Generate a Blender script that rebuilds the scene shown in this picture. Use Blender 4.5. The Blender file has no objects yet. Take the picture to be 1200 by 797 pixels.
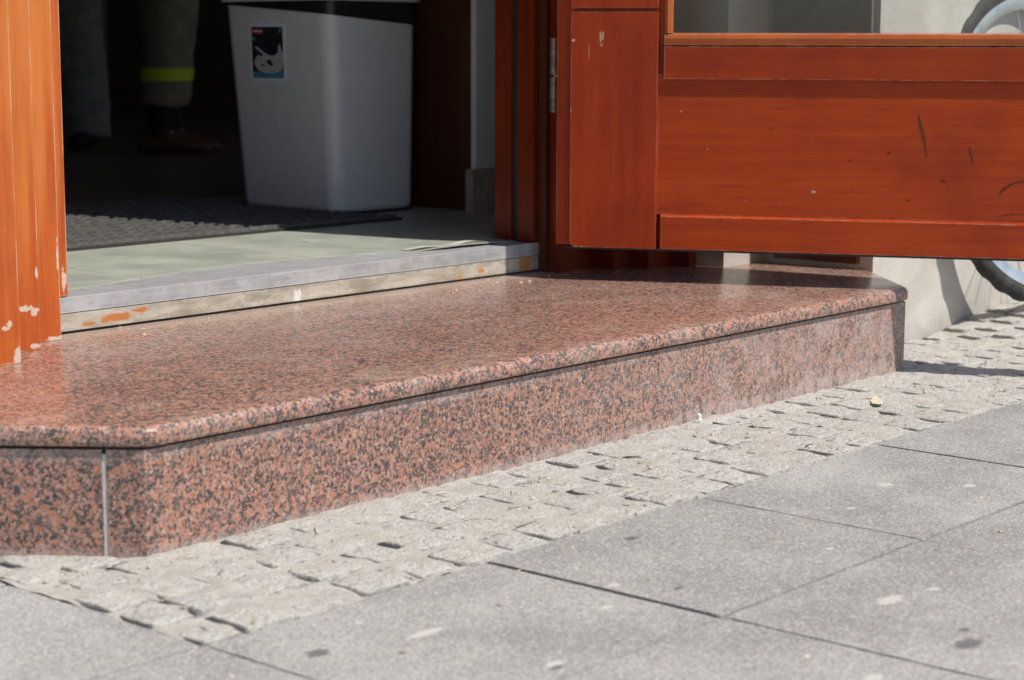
import bpy, bmesh, math, random
from mathutils import Vector, Matrix, noise as mnoise

random.seed(11)
R = math.radians
sc = bpy.context.scene
COL = sc.collection

# ------------------------------------------------------------------ camera
PITCH, YAW, ROLL = R(8.7216), R(49.0949), R(0.15315)
cam_d = bpy.data.cameras.new("camera")
cam = bpy.data.objects.new("camera", cam_d)
COL.objects.link(cam)
fwd = Vector((math.sin(YAW) * math.cos(PITCH), math.cos(YAW) * math.cos(PITCH), -math.sin(PITCH)))
rt = Vector((math.cos(YAW), -math.sin(YAW), 0))
up = rt.cross(fwd)
r2 = rt * math.cos(ROLL) + up * math.sin(ROLL)
u2 = -rt * math.sin(ROLL) + up * math.cos(ROLL)
CAM = Vector((-1.5508, -1.9824, 0.67))
cam.matrix_world = Matrix(((r2.x, u2.x, -fwd.x, CAM.x), (r2.y, u2.y, -fwd.y, CAM.y), (r2.z, u2.z, -fwd.z, CAM.z), (0, 0, 0, 1)))
cam_d.sensor_width = 36
cam_d.lens = 67.53
cam_d.clip_start = 0.05
cam_d.clip_end = 500
cam_d.dof.use_dof = True
cam_d.dof.focus_distance = 3.35
cam_d.dof.aperture_fstop = 6.0
sc.camera = cam

# ------------------------------------------------------------------ light
SUN_T = Vector((-0.18, 1.0, -1.52))           # direction the sunlight travels
w = bpy.data.worlds.new("World")
sc.world = w
w.use_nodes = True
wn = w.node_tree
sky = wn.nodes.new("ShaderNodeTexSky")
sky.sky_type = 'NISHITA'
sky.sun_disc = False
sky.sun_elevation = math.asin(-SUN_T.normalized().z)
sky.sun_rotation = math.atan2(-SUN_T.x, -SUN_T.y)
bg = wn.nodes["Background"]
wn.links.new(sky.outputs[0], bg.inputs[0])
bg.inputs[1].default_value = 0.10
sl = bpy.data.lights.new("sun", 'SUN')
sl.energy = 4.4
sl.angle = R(0.53)
sl.color = (1.0, 0.95, 0.87)
sun = bpy.data.objects.new("sun", sl)
COL.objects.link(sun)
sun.rotation_euler = SUN_T.to_track_quat('-Z', 'Y').to_euler()
sun.location = (0, -6, 9)
sc.view_settings.view_transform = 'Standard'
sc.view_settings.look = 'None'
sc.view_settings.exposure = 0.12
sc.view_settings.gamma = 1.0
sc.cycles.use_denoising = True
sc.cycles.max_bounces = 8
sc.cycles.transparent_max_bounces = 12
sc.cycles.sample_clamp_indirect = 4.0


# ------------------------------------------------------------------ node helper
class NT:
    def __init__(self, name):
        self.m = bpy.data.materials.new(name)
        self.m.use_nodes = True
        self.t = self.m.node_tree
        self.b = self.t.nodes["Principled BSDF"]
        self.out = self.t.nodes["Material Output"]

    def put(self, sock, v):
        if isinstance(v, bpy.types.NodeSocket):
            self.t.links.new(v, sock)
        elif v is not None:
            if isinstance(v, (tuple, list)) and sock.type == 'RGBA' and len(v) == 3:
                v = (*v, 1)
            sock.default_value = v

    def n(self, kind, ins=None, **props):
        nd = self.t.nodes.new("ShaderNode" + kind)
        for k, v in props.items():
            setattr(nd, k, v)
        for k, v in (ins or {}).items():
            self.put(nd.inputs[k], v)
        return nd

    def pos(self):
        return self.n("NewGeometry").outputs["Position"]

    def objc(self):
        return self.n("TexCoord").outputs["Object"]

    def math(self, op, a, b=None, c=None, clamp=False):
        nd = self.n("Math", {0: a}, operation=op, use_clamp=clamp)
        if b is not None:
            self.put(nd.inputs[1], b)
        if c is not None:
            self.put(nd.inputs[2], c)
        return nd.outputs[0]

    def vmath(self, op, a, b=None):
        nd = self.n("VectorMath", {0: a}, operation=op)
        if b is not None:
            self.put(nd.inputs[1], b)
        return nd.outputs["Value"] if op in ('LENGTH', 'DOT_PRODUCT', 'DISTANCE') else nd.outputs[0]

    def scale(self, v, s):
        return self.vmath('MULTIPLY', v, s)

    def noise(self, v, scale, detail=3.0, rough=0.55, dist=0.0, color=False):
        nd = self.n("TexNoise", {"Vector": v, "Scale": scale, "Detail": detail, "Roughness": rough, "Distortion": dist})
        return nd.outputs["Color" if color else "Fac"]

    def vor(self, v, scale, feature='F1', out="Color", rnd=1.0):
        nd = self.n("TexVoronoi", {"Vector": v, "Scale": scale, "Randomness": rnd}, feature=feature)
        return nd.outputs[out]

    def ramp(self, fac, stops, interp='LINEAR'):
        nd = self.n("ValToRGB", {0: fac})
        cr = nd.color_ramp
        cr.interpolation = interp
        while len(cr.elements) > 1:
            cr.elements.remove(cr.elements[-1])
        cr.elements[0].position = stops[0][0]
        cr.elements[0].color = (*stops[0][1], 1) if len(stops[0][1]) == 3 else stops[0][1]
        for p, c in stops[1:]:
            e = cr.elements.new(p)
            e.color = (*c, 1)
        return nd.outputs[0]

    def rng(self, v, a, b, c=0.0, d=1.0, smooth=True):
        nd = self.n("MapRange", {0: v, 1: a, 2: b, 3: c, 4: d}, interpolation_type='SMOOTHSTEP' if smooth else 'LINEAR')
        return nd.outputs[0]

    def mix(self, fac, a, b, mode='MIX'):
        nd = self.n("Mix", data_type='RGBA', blend_type=mode)
        self.put(nd.inputs[0], fac)
        self.put(nd.inputs[6], a)
        self.put(nd.inputs[7], b)
        return nd.outputs[2]

    def blobs(self, v, items, nscale=60, amt=0.5, soft=0.25):
        """union mask of noise-edged ellipsoids: items = [(centre, radii)]"""
        nz = self.noise(v, nscale, 2.0)
        res = None
        for c, r in items:
            d = self.vmath('LENGTH', self.vmath('DIVIDE', self.vmath('SUBTRACT', v, c), r))
            d = self.math('ADD', d, self.math('MULTIPLY', self.math('SUBTRACT', nz, 0.5), amt * 2))
            mk = self.rng(d, 1.0, 1.0 - soft)
            res = mk if res is None else self.math('MAXIMUM', res, mk)
        return res

    def edge(self, radius=0.003, lo=0.02, hi=0.25):
        bv = self.n("Bevel", {"Radius": radius}, samples=4)
        g = self.n("NewGeometry")
        d = self.vmath('DOT_PRODUCT', bv.outputs[0], g.outputs["Normal"])
        return self.rng(self.math('SUBTRACT', 1.0, d), lo, hi)

    def bump(self, h, strength=0.3, dist=0.002, normal=None):
        nd = self.n("Bump", {"Height": h, "Strength": strength, "Distance": dist})
        if normal is not None:
            self.put(nd.inputs["Normal"], normal)
        return nd.outputs[0]

    def fin(self, color=None, rough=None, normal=None, metal=None, spec=None, coat=None, coat_rough=None):
        b = self.b
        for k, v in (("Base Color", color), ("Roughness", rough), ("Normal", normal), ("Metallic", metal),
                     ("Specular IOR Level", spec), ("Coat Weight", coat), ("Coat Roughness", coat_rough)):
            if v is not None:
                self.put(b.inputs[k], v)
        return self.m


def simple(name, col, rough=0.6, metal=0.0, var=0.15, nscale=25, bump=0.15, bscale=200):
    t = NT(name)
    p = t.objc()
    f = t.noise(p, nscale, 4)
    c = t.mix(t.rng(f, 0.3, 0.7), tuple(x * (1 - var) for x in col), tuple(min(1, x * (1 + var)) for x in col))
    return t.fin(c, rough, t.bump(t.noise(p, bscale, 3), bump, 0.001), metal)


# ------------------------------------------------------------------ materials
def mat_granite(name, rough, dusty):
    t = NT(name)
    p = t.pos()
    wv = t.vmath('ADD', p, t.scale(t.vmath('SUBTRACT', t.noise(p, 210, 3, 0.6, color=True), (0.5, 0.5, 0.5)), (0.010, 0.010, 0.010)))
    c1 = t.n("SeparateColor", {0: t.vor(wv, 235)})
    c2 = t.n("SeparateColor", {0: t.vor(wv, 520)})
    big = t.noise(p, 70, 3, 0.6)
    mid = t.noise(wv, 205, 4, 0.72)
    v = t.math('ADD', t.math('MULTIPLY', c1.outputs[0], 0.30), t.math('ADD', t.math('MULTIPLY', mid, 0.95), t.math('ADD', t.math('MULTIPLY', big, 0.45), t.math('MULTIPLY', c2.outputs[0], 0.16))))
    dark = t.rng(v, 0.902, 0.876)
    grey = t.rng(v, 0.985, 0.95)
    pink = t.ramp(c1.outputs[1], [(0.0, (0.38, 0.145, 0.085)), (0.3, (0.48, 0.205, 0.13)), (0.6, (0.42, 0.18, 0.115)), (0.82, (0.50, 0.27, 0.20)), (1.0, (0.46, 0.34, 0.29))])
    pink = t.mix(t.rng(c2.outputs[1], 0.45, 1.0, 0, 0.55), pink, (0.33, 0.14, 0.095))
    pink = t.mix(t.rng(c2.outputs[2], 0.72, 1.0, 0, 0.6), pink, (0.58, 0.41, 0.34))
    grc = t.ramp(c1.outputs[2], [(0.0, (0.15, 0.12, 0.115)), (0.6, (0.22, 0.175, 0.165)), (1.0, (0.34, 0.28, 0.26))])
    col = t.mix(t.math('MULTIPLY', grey, 0.75), pink, grc)
    dk = t.mix(t.rng(c2.outputs[2], 0.2, 0.8), (0.024, 0.023, 0.024), (0.085, 0.077, 0.077))
    col = t.mix(t.math('MULTIPLY', dark, 0.96), col, dk)
    rg = rough
    if dusty:
        sp = t.n("SeparateXYZ", {0: p})
        z, x = sp.outputs[2], sp.outputs[0]
        nz = t.noise(p, 14, 5, 0.65)
        nf = t.noise(t.scale(p, (45, 45, 22)), 1.0, 5, 0.7)
        top = t.math('ADD', 0.001, t.math('MULTIPLY', t.rng(x, 0.3, 1.9), 0.022))
        dm = t.math('SUBTRACT', z, t.math('MULTIPLY', top, t.math('ADD', 0.1, t.math('MULTIPLY', nz, 1.8))))
        dm = t.math('MULTIPLY', t.rng(dm, 0.016, -0.006), t.rng(nf, 0.36, 0.6, 0.15, 1.0))
        band = t.math('MULTIPLY', t.rng(z, 0.120, 0.134), t.rng(nz, 0.36, 0.62, 0.1, 0.75))
        haze = t.math('MULTIPLY', t.rng(x, 0.5, 1.8, 0.03, 1.25), t.rng(t.math('MULTIPLY', t.math('ADD', nz, nf), 0.5), 0.36, 0.68, 0.02, 0.46))
        m_ = t.math('MAXIMUM', t.math('MULTIPLY', dm, 0.66), t.math('MAXIMUM', t.math('MULTIPLY', band, 0.5), haze))
        col = t.mix(m_, col, (0.47, 0.42, 0.395))
        rg = t.math('ADD', rough, t.math('MULTIPLY', m_, 0.4))
    else:
        nz = t.noise(t.scale(p, (1, 1.6, 1)), 7, 5, 0.65)
        sp = t.n("SeparateXYZ", {0: p})
        back = t.rng(t.math('ADD', sp.outputs[1], t.math('MULTIPLY', nz, 0.16)), 0.70, 0.86)
        m_ = t.math('MAXIMUM', t.rng(nz, 0.44, 0.8, 0.03, 0.34), t.math('MULTIPLY', back, 0.6))
        col = t.mix(m_, col, (0.54, 0.46, 0.39))
        rg = t.math('ADD', rough, t.math('ADD', t.math('MULTIPLY', t.noise(p, 30, 4), 0.16), t.rng(sp.outputs[1], 0.05, 0.0, 0, 0.16)))
    return t.fin(col, rg, t.bump(t.noise(p, 500, 2), 0.04, 0.0006), spec=0.5)


M = {}
M['granite'] = mat_granite("granite_polished", 0.17, False)
M['granite_front'] = mat_granite("granite_front", 0.34, True)


def mat_wood(name, axis, base_a, base_b, dark, chips=(), bare=(), marks=(), edgewear=0.7, rough=0.33, obj=False, fade=None, wear_r=0.003):
    """varnished mahogany; axis = grain direction (0 x, 2 z)"""
    t = NT(name)
    p = t.objc() if obj else t.pos()
    st = [55, 55, 55]
    st[axis] = 2.2
    sv = t.scale(p, tuple(st))
    g1 = t.noise(sv, 1.0, 5, 0.62, 0.4)
    st2 = [330, 330, 330]
    st2[axis] = 11
    g2 = t.noise(t.scale(p, tuple(st2)), 1.0, 2, 0.5)
    cl = t.noise(p, 4.0, 4, 0.6)
    col = t.mix(t.rng(g1, 0.25, 0.8), base_a, base_b)
    oi = t.n('ObjectInfo')
    col = t.mix(t.math('MULTIPLY', oi.outputs['Random'], 0.22), col, dark)
    col = t.mix(t.rng(cl, 0.40, 0.70, 0, 0.55), col, dark)
    col = t.mix(t.rng(g2, 0.56, 0.72, 0, 0.5), col, dark)
    st3 = [900, 900, 900]
    st3[axis] = 70
    col = t.mix(t.rng(t.noise(t.scale(p, tuple(st3)), 1.0, 2), 0.6, 0.7, 0, 0.4), col, tuple(q * 0.45 for q in dark))
    if fade:
        sz = t.n("SeparateXYZ", {0: p}).outputs[2]
        up_ = t.rng(sz, 0.22, 0.75, -0.10, 0.10)
        col = t.mix(t.rng(t.math('ADD', t.noise(t.scale(p, (24, 24, 1.6)), 1.0, 4), up_), 0.40, 0.72, 0, 0.7), col, fade)
    nz = t.noise(p, 70, 4, 0.7)
    nb = t.noise(t.scale(p, (40, 40, 9)), 1.0, 4, 0.7)
    em = t.math('MULTIPLY', t.edge(wear_r, 0.01, 0.14), t.rng(nb, 0.40, 0.60, 0.12 * edgewear, edgewear))
    col = t.mix(em, col, (0.62, 0.45, 0.33))
    specks = t.rng(t.vor(p, 38, out="Distance"), 0.045, 0.03)
    specks = t.math('MULTIPLY', specks, t.rng(t.noise(p, 11, 1), 0.56, 0.6))
    col = t.mix(t.math('MULTIPLY', specks, 0.7), col, (0.6, 0.46, 0.36))
    if bare:
        col = t.mix(t.blobs(p, bare, 90, 0.5), col, (0.46, 0.36, 0.22))
    if marks:
        col = t.mix(t.math('MULTIPLY', t.blobs(p, marks, 120, 0.18, 0.6), 0.75), col, (0.05, 0.016, 0.012))
    if chips:
        col = t.mix(t.math('MULTIPLY', t.blobs(p, chips, 130, 0.95, 0.45), 0.85), col, (0.62, 0.54, 0.45))
    rg = t.rng(nz, 0.3, 0.75, rough - 0.05, rough + 0.16)
    hb = t.math('ADD', t.math('MULTIPLY', g2, 0.5), t.math('MULTIPLY', t.noise(p, 35, 2), 0.8))
    return t.fin(col, rg, t.bump(hb, 0.10, 0.0011), spec=0.2, coat=0.16, coat_rough=0.12)


WA, WB, WD = (0.385, 0.045, 0.005), (0.48, 0.073, 0.008), (0.24, 0.022, 0.007)
OA, OB, OD = (0.45, 0.092, 0.016), (0.54, 0.132, 0.025), (0.33, 0.048, 0.012)


def mat_concrete(name, ca, cb, bumpd=0.0016):
    t = NT(name)
    p = t.pos()
    n1 = t.noise(p, 6, 5, 0.6)
    n2 = t.noise(p, 130, 3, 0.6)
    c = t.mix(t.rng(n1, 0.35, 0.68), ca, cb)
    c = t.mix(t.rng(n2, 0.55, 0.8, 0, 0.35), c, tuple(x * 0.6 for x in ca))
    sp = t.n("SeparateXYZ", {0: p})
    low = t.math('MULTIPLY', t.rng(t.math('ADD', sp.outputs[2], t.math('MULTIPLY', n1, 0.12)), 0.14, 0.05), 0.35)
    c = t.mix(low, c, (0.33, 0.29, 0.24))
    h = t.math('ADD', n2, t.math('MULTIPLY', t.noise(p, 38, 2), 1.4))
    return t.fin(c, 0.9, t.bump(h, 0.55, bumpd), spec=0.2)


M['concrete'] = mat_concrete("concrete", (0.47, 0.445, 0.41), (0.575, 0.55, 0.51))
M['plaster'] = mat_concrete("plaster", (0.84, 0.83, 0.81), (0.88, 0.87, 0.85), 0.0005)


def mat_sett():
    t = NT("sett_stone")
    p = t.pos()
    oi = t.n("ObjectInfo")
    r = oi.outputs["Random"]
    base = t.ramp(r, [(0, (0.49, 0.48, 0.455)), (0.35, (0.56, 0.54, 0.50)), (0.6, (0.60, 0.585, 0.55)), (0.8, (0.55, 0.52, 0.47)), (1.0, (0.48, 0.47, 0.45))])
    n1 = t.noise(p, 26, 5, 0.65)
    n2 = t.noise(p, 260, 3, 0.6)
    c = t.mix(t.rng(n1, 0.38, 0.66, 0, 0.85), base, (0.62, 0.605, 0.575))
    c = t.mix(t.rng(t.noise(p, 60, 4, 0.7), 0.52, 0.68, 0, 0.65), c, (0.31, 0.29, 0.265))
    c = t.mix(t.rng(t.noise(p, 130, 4, 0.7), 0.52, 0.68, 0, 0.6), c, (0.66, 0.64, 0.60))
    c = t.mix(t.rng(n2, 0.50, 0.70, 0, 0.7), c, (0.20, 0.19, 0.18))
    c = t.mix(t.rng(t.noise(p, 330, 2), 0.6, 0.75, 0, 0.6), c, (0.68, 0.65, 0.60))
    h = t.math('ADD', t.math('MULTIPLY', t.noise(p, 90, 5, 0.65), 1.6), t.math('MULTIPLY', n2, 0.5))
    return t.fin(c, 0.88, t.bump(h, 1.0, 0.0065), spec=0.2)


def mat_sand(name, a, b, dk):
    t = NT(name)
    p = t.pos()
    c = t.mix(t.rng(t.noise(p, 16, 5, 0.65), 0.36, 0.66), a, b)
    c = t.mix(t.rng(t.noise(p, 380, 3, 0.6), 0.55, 0.72, 0, 0.65), c, dk)
    h = t.math('ADD', t.noise(p, 420, 3, 0.7), t.math('MULTIPLY', t.noise(p, 75, 5, 0.65), 2.2))
    return t.fin(c, 0.95, t.bump(h, 0.9, 0.004), spec=0.15)


M['sett'] = mat_sett()
M['sand'] = mat_sand("joint_sand", (0.50, 0.475, 0.43), (0.60, 0.58, 0.54), (0.25, 0.235, 0.21))
M['dirt'] = mat_sand("joint_dirt", (0.26, 0.24, 0.21), (0.34, 0.315, 0.28), (0.16, 0.14, 0.11))
M['bed'] = mat_sand("pavement_bed", (0.11, 0.095, 0.075), (0.17, 0.15, 0.12), (0.06, 0.05, 0.04))


def mat_slab():
    t = NT("paving_stone")
    p = t.pos()
    oi = t.n("ObjectInfo")
    base = t.ramp(oi.outputs["Random"], [(0, (0.33, 0.323, 0.313)), (0.5, (0.365, 0.357, 0.346)), (1, (0.395, 0.387, 0.374))])
    n1 = t.noise(p, 3.2, 6, 0.62)
    c = t.mix(t.rng(n1, 0.36, 0.66, 0, 0.8), base, (0.225, 0.222, 0.22))
    c = t.mix(t.rng(t.noise(p, 22, 5, 0.7), 0.5, 0.75, 0, 0.4), c, (0.43, 0.425, 0.41))
    sp1 = t.noise(p, 260, 3, 0.6)
    sp2 = t.vor(p, 400)
    s2 = t.n("SeparateColor", {0: sp2}).outputs[0]
    c = t.mix(t.rng(sp1, 0.48, 0.70, 0, 0.55), c, (0.13, 0.13, 0.132))
    c = t.mix(t.rng(s2, 0.68, 0.95, 0, 0.55), c, (0.58, 0.575, 0.56))
    c = t.mix(t.rng(s2, 0.2, 0.08, 0, 0.45), c, (0.10, 0.10, 0.105))
    # sandy dirt near the joints
    fl = t.vor(p, 9, out="Distance")
    c = t.mix(t.math('MULTIPLY', t.rng(t.noise(p, 11, 5, 0.7), 0.58, 0.74), 0.4), c, (0.42, 0.38, 0.31))
    gum = [((0.4707, -0.8437, 0), (0.030, 0.013, 0.02)), ((0.0032, -0.5069, 0), (0.036, 0.010, 0.02)), ((0.0150, -0.689, 0), (0.018, 0.008, 0.02)),
           ((1.02, -0.52, 0), (0.016, 0.012, 0.02)), ((1.10, -0.62, 0), (0.014, 0.012, 0.02)), ((0.30, -0.55, 0), (0.010, 0.008, 0.02)),
           ((0.63, -0.66, 0), (0.008, 0.006, 0.02)), ((0.22, -0.60, 0), (0.014, 0.007, 0.02)), ((0.55, -0.86, 0), (0.011, 0.008, 0.02)),
           ((0.20, -0.98, 0), (0.018, 0.010, 0.02)), ((-0.02, -0.42, 0), (0.007, 0.006, 0.02)), ((0.85, -0.56, 0), (0.010, 0.007, 0.02))]
    c = t.mix(t.math('MULTIPLY', t.blobs(p, gum, 150, 0.35, 0.4), 0.75), c, (0.55, 0.53, 0.49))
    st = [((0.3769, -0.9985, 0), (0.030, 0.017, 0.02)), ((-0.1323, -0.4676, 0), (0.020, 0.016, 0.02)), ((0.4964, -0.4268, 0), (0.017, 0.010, 0.02)),
          ((0.42, -0.97, 0), (0.012, 0.008, 0.02)), ((0.34, -0.62, 0), (0.011, 0.006, 0.02)), ((0.005, -0.70, 0), (0.015, 0.006, 0.02)), ((-0.30, -0.02, 0), (0.024, 0.03, 0.02))]
    c = t.mix(t.math('MULTIPLY', t.blobs(p, st, 90, 0.6, 0.5), 0.72), c, (0.07, 0.07, 0.072))
    h = t.math('ADD', sp1, t.math('MULTIPLY', t.noise(p, 110, 3), 0.9))
    return t.fin(c, 0.72, t.bump(h, 0.5, 0.0014), spec=0.35)


M['slab'] = mat_slab()
M['asphalt'] = mat_sand("street_ground", (0.24, 0.235, 0.225), (0.30, 0.295, 0.28), (0.15, 0.15, 0.145))


def mat_alu():
    t = NT("worn_aluminium")
    p = t.pos()
    s = t.noise(t.scale(p, (6, 260, 260)), 1.0, 4, 0.6)
    n1 = t.noise(p, 18, 5, 0.65)
    c = t.mix(t.rng(n1, 0.35, 0.7), (0.53, 0.535, 0.55), (0.36, 0.365, 0.38))
    c = t.mix(t.rng(s, 0.5, 0.75, 0, 0.5), c, (0.70, 0.70, 0.70))
    c = t.mix(t.rng(t.noise(t.scale(p, (14, 40, 60)), 1.0, 6, 0.75), 0.52, 0.70, 0, 0.6), c, (0.26, 0.25, 0.235))
    c = t.mix(t.math('MULTIPLY', t.edge(0.003, 0.01, 0.12), 0.7), c, (0.82, 0.82, 0.84))
    return t.fin(c, t.rng(n1, 0.3, 0.7, 0.36, 0.55), t.bump(t.math('ADD', s, t.math('MULTIPLY', t.math('SINE', t.math('MULTIPLY', t.n('SeparateXYZ', {0: p}).outputs[1], 520.0)), 0.7)), 0.25, 0.0009), metal=0.35)


M['alu'] = mat_alu()


def mat_sill():
    t = NT("sill_board_paint")
    p = t.pos()
    n1 = t.noise(t.scale(p, (7, 7, 28)), 1.0, 5, 0.65)
    c = t.mix(t.rng(n1, 0.34, 0.68), (0.50, 0.46, 0.395), (0.31, 0.27, 0.21))
    c = t.mix(t.rng(t.noise(p, 60, 4, 0.7), 0.52, 0.72, 0, 0.6), c, (0.24, 0.20, 0.155))
    c = t.mix(t.rng(t.noise(t.scale(p, (26, 26, 160)), 1.0, 5, 0.7), 0.55, 0.72, 0, 0.6), c, (0.58, 0.55, 0.49))
    c = t.mix(t.rng(t.noise(t.scale(p, (11, 11, 30)), 1.0, 6, 0.72), 0.48, 0.66, 0, 0.65), c, (0.22, 0.185, 0.14))
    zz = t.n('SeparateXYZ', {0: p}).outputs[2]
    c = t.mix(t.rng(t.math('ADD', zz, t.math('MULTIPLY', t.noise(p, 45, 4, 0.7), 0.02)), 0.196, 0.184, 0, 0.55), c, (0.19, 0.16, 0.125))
    # flaking orange varnish left behind near both ends
    c = t.mix(t.blobs(p, [((0.535, 0.748, 0.193), (0.060, 0.02, 0.010)), ((0.475, 0.748, 0.188), (0.022, 0.02, 0.005)), ((0.585, 0.748, 0.201), (0.025, 0.02, 0.006))], 60, 0.7, 0.6), c, (0.46, 0.165, 0.05))
    c = t.mix(t.blobs(p, [((1.645, 0.748, 0.195), (0.024, 0.02, 0.03)), ((1.50, 0.748, 0.192), (0.012, 0.02, 0.006)), ((1.43, 0.748, 0.184), (0.010, 0.02, 0.006))], 80, 0.5, 0.3), c, (0.50, 0.22, 0.08))
    c = t.mix(t.blobs(p, [((0.965, 0.748, 0.188), (0.011, 0.02, 0.015)), ((0.972, 0.748, 0.196), (0.004, 0.02, 0.012))], 160, 0.9, 0.5), c, (0.66, 0.64, 0.61))
    return t.fin(c, 0.7, t.bump(n1, 0.25, 0.002), spec=0.3)


M['sill'] = mat_sill()


def mat_lino():
    t = NT("green_floor_tile")
    p = t.pos()
    n1 = t.noise(p, 7, 5, 0.6)
    c = t.mix(t.rng(n1, 0.35, 0.7), (0.325, 0.352, 0.298), (0.39, 0.412, 0.352))
    c = t.mix(t.rng(t.noise(p, 150, 3), 0.56, 0.75, 0, 0.3), c, (0.30, 0.31, 0.25))
    scuff = t.rng(t.noise(t.scale(p, (3, 26, 3)), 1.0, 3), 0.60, 0.70, 0, 0.45)
    c = t.mix(scuff, c, (0.52, 0.54, 0.45))
    c = t.mix(t.rng(t.noise(p, 24, 6, 0.7), 0.52, 0.75, 0, 0.4), c, (0.27, 0.27, 0.22))
    c = t.mix(t.math('MULTIPLY', t.blobs(p, [((1.33, 1.12, 0.241), (0.012, 0.008, 0.02)), ((0.9, 1.22, 0.241), (0.006, 0.004, 0.02)), ((1.1, 1.0, 0.241), (0.004, 0.006, 0.02)), ((0.62, 1.06, 0.241), (0.005, 0.008, 0.02))], 150, 0.6, 0.4), 0.8), c, (0.10, 0.095, 0.08))
    return t.fin(c, t.rng(n1, 0.3, 0.7, 0.32, 0.5), t.bump(n1, 0.08, 0.002), spec=0.45)


M['lino'] = mat_lino()
M['lip'] = simple("lifted_floor_edge", (0.48, 0.47, 0.41), 0.7)
M['brown_floor'] = simple("dark_floor", (0.20, 0.15, 0.115), 0.45)
M['rubber'] = simple("mat_rubber", (0.060, 0.057, 0.053), 0.72, var=0.35, nscale=60)
M['room'] = simple("room_wall", (0.26, 0.21, 0.17), 0.8)
M['panel_dark'] = mat_wood("dark_panel", 2, (0.10, 0.035, 0.018), (0.13, 0.045, 0.022), (0.06, 0.02, 0.012), edgewear=0.0)
M['mortar'] = simple("joint_mortar", (0.56, 0.55, 0.53), 0.9, bump=0.6)
M['black'] = simple("black_gasket", (0.025, 0.026, 0.032), 0.5)
M['hinge'] = simple("aged_brass", (0.33, 0.30, 0.22), 0.45, 0.7, var=0.4, nscale=60)
M['bin'] = simple("grey_bin_plastic", (0.79, 0.78, 0.76), 0.34, var=0.03, bump=0.05)
M['bin_lid'] = simple("white_bin_lid", (0.74, 0.74, 0.76), 0.35, var=0.03, bump=0.05)
M['bag'] = simple("black_bin_bag", (0.022, 0.022, 0.026), 0.32, bump=0.6, bscale=60)
M['steel'] = simple("brushed_steel", (0.62, 0.62, 0.63), 0.3, 1.0)
M['tyre'] = simple("dusty_tyre_rubber", (0.028, 0.027, 0.026), 0.8, var=0.5, nscale=50)
M['rim'] = simple("alloy_rim", (0.66, 0.69, 0.74), 0.32, 0.8)
M['bike_paint'] = simple("dark_green_bike_paint", (0.02, 0.035, 0.03), 0.35)
M['leaf'] = simple("dry_leaf", (0.60, 0.55, 0.42), 0.8)
M['paper'] = simple("paper_scrap", (0.80, 0.79, 0.76), 0.8)
M['grit'] = simple("grit_bits", (0.42, 0.36, 0.27), 0.9, var=0.5, nscale=40)
M['skin'] = simple("skin", (0.52, 0.33, 0.25), 0.5, var=0.05)
M['trouser_a'] = simple("beige_cloth", (0.36, 0.325, 0.295), 0.9, nscale=18)
M['trouser_b'] = simple("khaki_cloth", (0.30, 0.235, 0.155), 0.9, nscale=18)
M['shirt_a'] = simple("pale_shirt_cloth", (0.45, 0.46, 0.48), 0.9)
M['shirt_b'] = simple("navy_shirt_cloth", (0.05, 0.06, 0.10), 0.9)
M['shoe'] = simple("brown_leather", (0.15, 0.06, 0.038), 0.5)
M['shoe_dark'] = simple("dark_leather", (0.05, 0.03, 0.025), 0.5)
M['sock'] = simple("navy_sock", (0.026, 0.026, 0.032), 0.95)
M['hair'] = simple("dark_hair", (0.03, 0.022, 0.018), 0.6)
M['hivis'] = simple("yellow_reflective_band", (0.78, 0.80, 0.03), 0.45, var=0.08)
M['st_white'] = simple("sticker_white", (0.90, 0.91, 0.93), 0.4, var=0.02)
M['st_black'] = simple("sticker_black", (0.025, 0.026, 0.03), 0.4)
M['st_red'] = simple("sticker_red", (0.50, 0.05, 0.05), 0.4, var=0.04)
M['st_blue'] = simple("sticker_blue", (0.10, 0.30, 0.46), 0.4, var=0.06)
M['st_grey'] = simple("sticker_grey", (0.58, 0.56, 0.54), 0.4, var=0.08, nscale=120)

JCH = [((0.268, 0.637, 0.2455), (0.016, 0.02, 0.0055)), ((0.283, 0.637, 0.240), (0.010, 0.02, 0.008)), ((0.172, 0.555, 0.231), (0.010, 0.02, 0.0045)), ((0.179, 0.555, 0.237), (0.005, 0.02, 0.007)),
       ((0.290, 0.637, 0.300), (0.003, 0.02, 0.012)), ((0.338, 0.702, 0.327), (0.003, 0.02, 0.003)), ((0.368, 0.702, 0.178), (0.02, 0.02, 0.005)), ((0.193, 0.555, 0.186), (0.010, 0.02, 0.014)), ((0.283, 0.637, 0.182), (0.012, 0.02, 0.006)),
       ((0.4245, 0.75, 0.27), (0.006, 0.02, 0.025)), ((0.3785, 0.702, 0.32), (0.0022, 0.02, 0.03))]
JMK = [((0.13, 0.555, 0.20), (0.03, 0.02, 0.03)), ((0.33, 0.70, 0.30), (0.02, 0.02, 0.004))]
M['jamb_wood'] = mat_wood("sun_bleached_varnish", 2, OA, OB, OD, chips=JCH, marks=JMK[:1], edgewear=1.0, fade=(0.60, 0.215, 0.052), rough=0.45, wear_r=0.0045)
M['frame_wood_shaded'] = mat_wood("shaded_red_brown_varnish", 2, (0.18, 0.025, 0.007), (0.25, 0.040, 0.010), (0.09, 0.012, 0.005), edgewear=0.0)  # varnish base darkened: shade of the right reveal put into the colour
SCH = [((0.2625, 0, 0.535), (0.0035, 0.02, 0.003)), ((0.319, 0, 0.4575), (0.002, 0.02, 0.0015)), ((0.05, 0, 0.246), (0.03, 0.02, 0.0025)), ((0.543, 0, 0.373), (0.009, 0.02, 0.0035)), ((0.034, 0, 0.681), (0.004, 0.02, 0.003)), ((0.030, 0, 0.535), (0.0015, 0.02, 0.005))]
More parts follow.
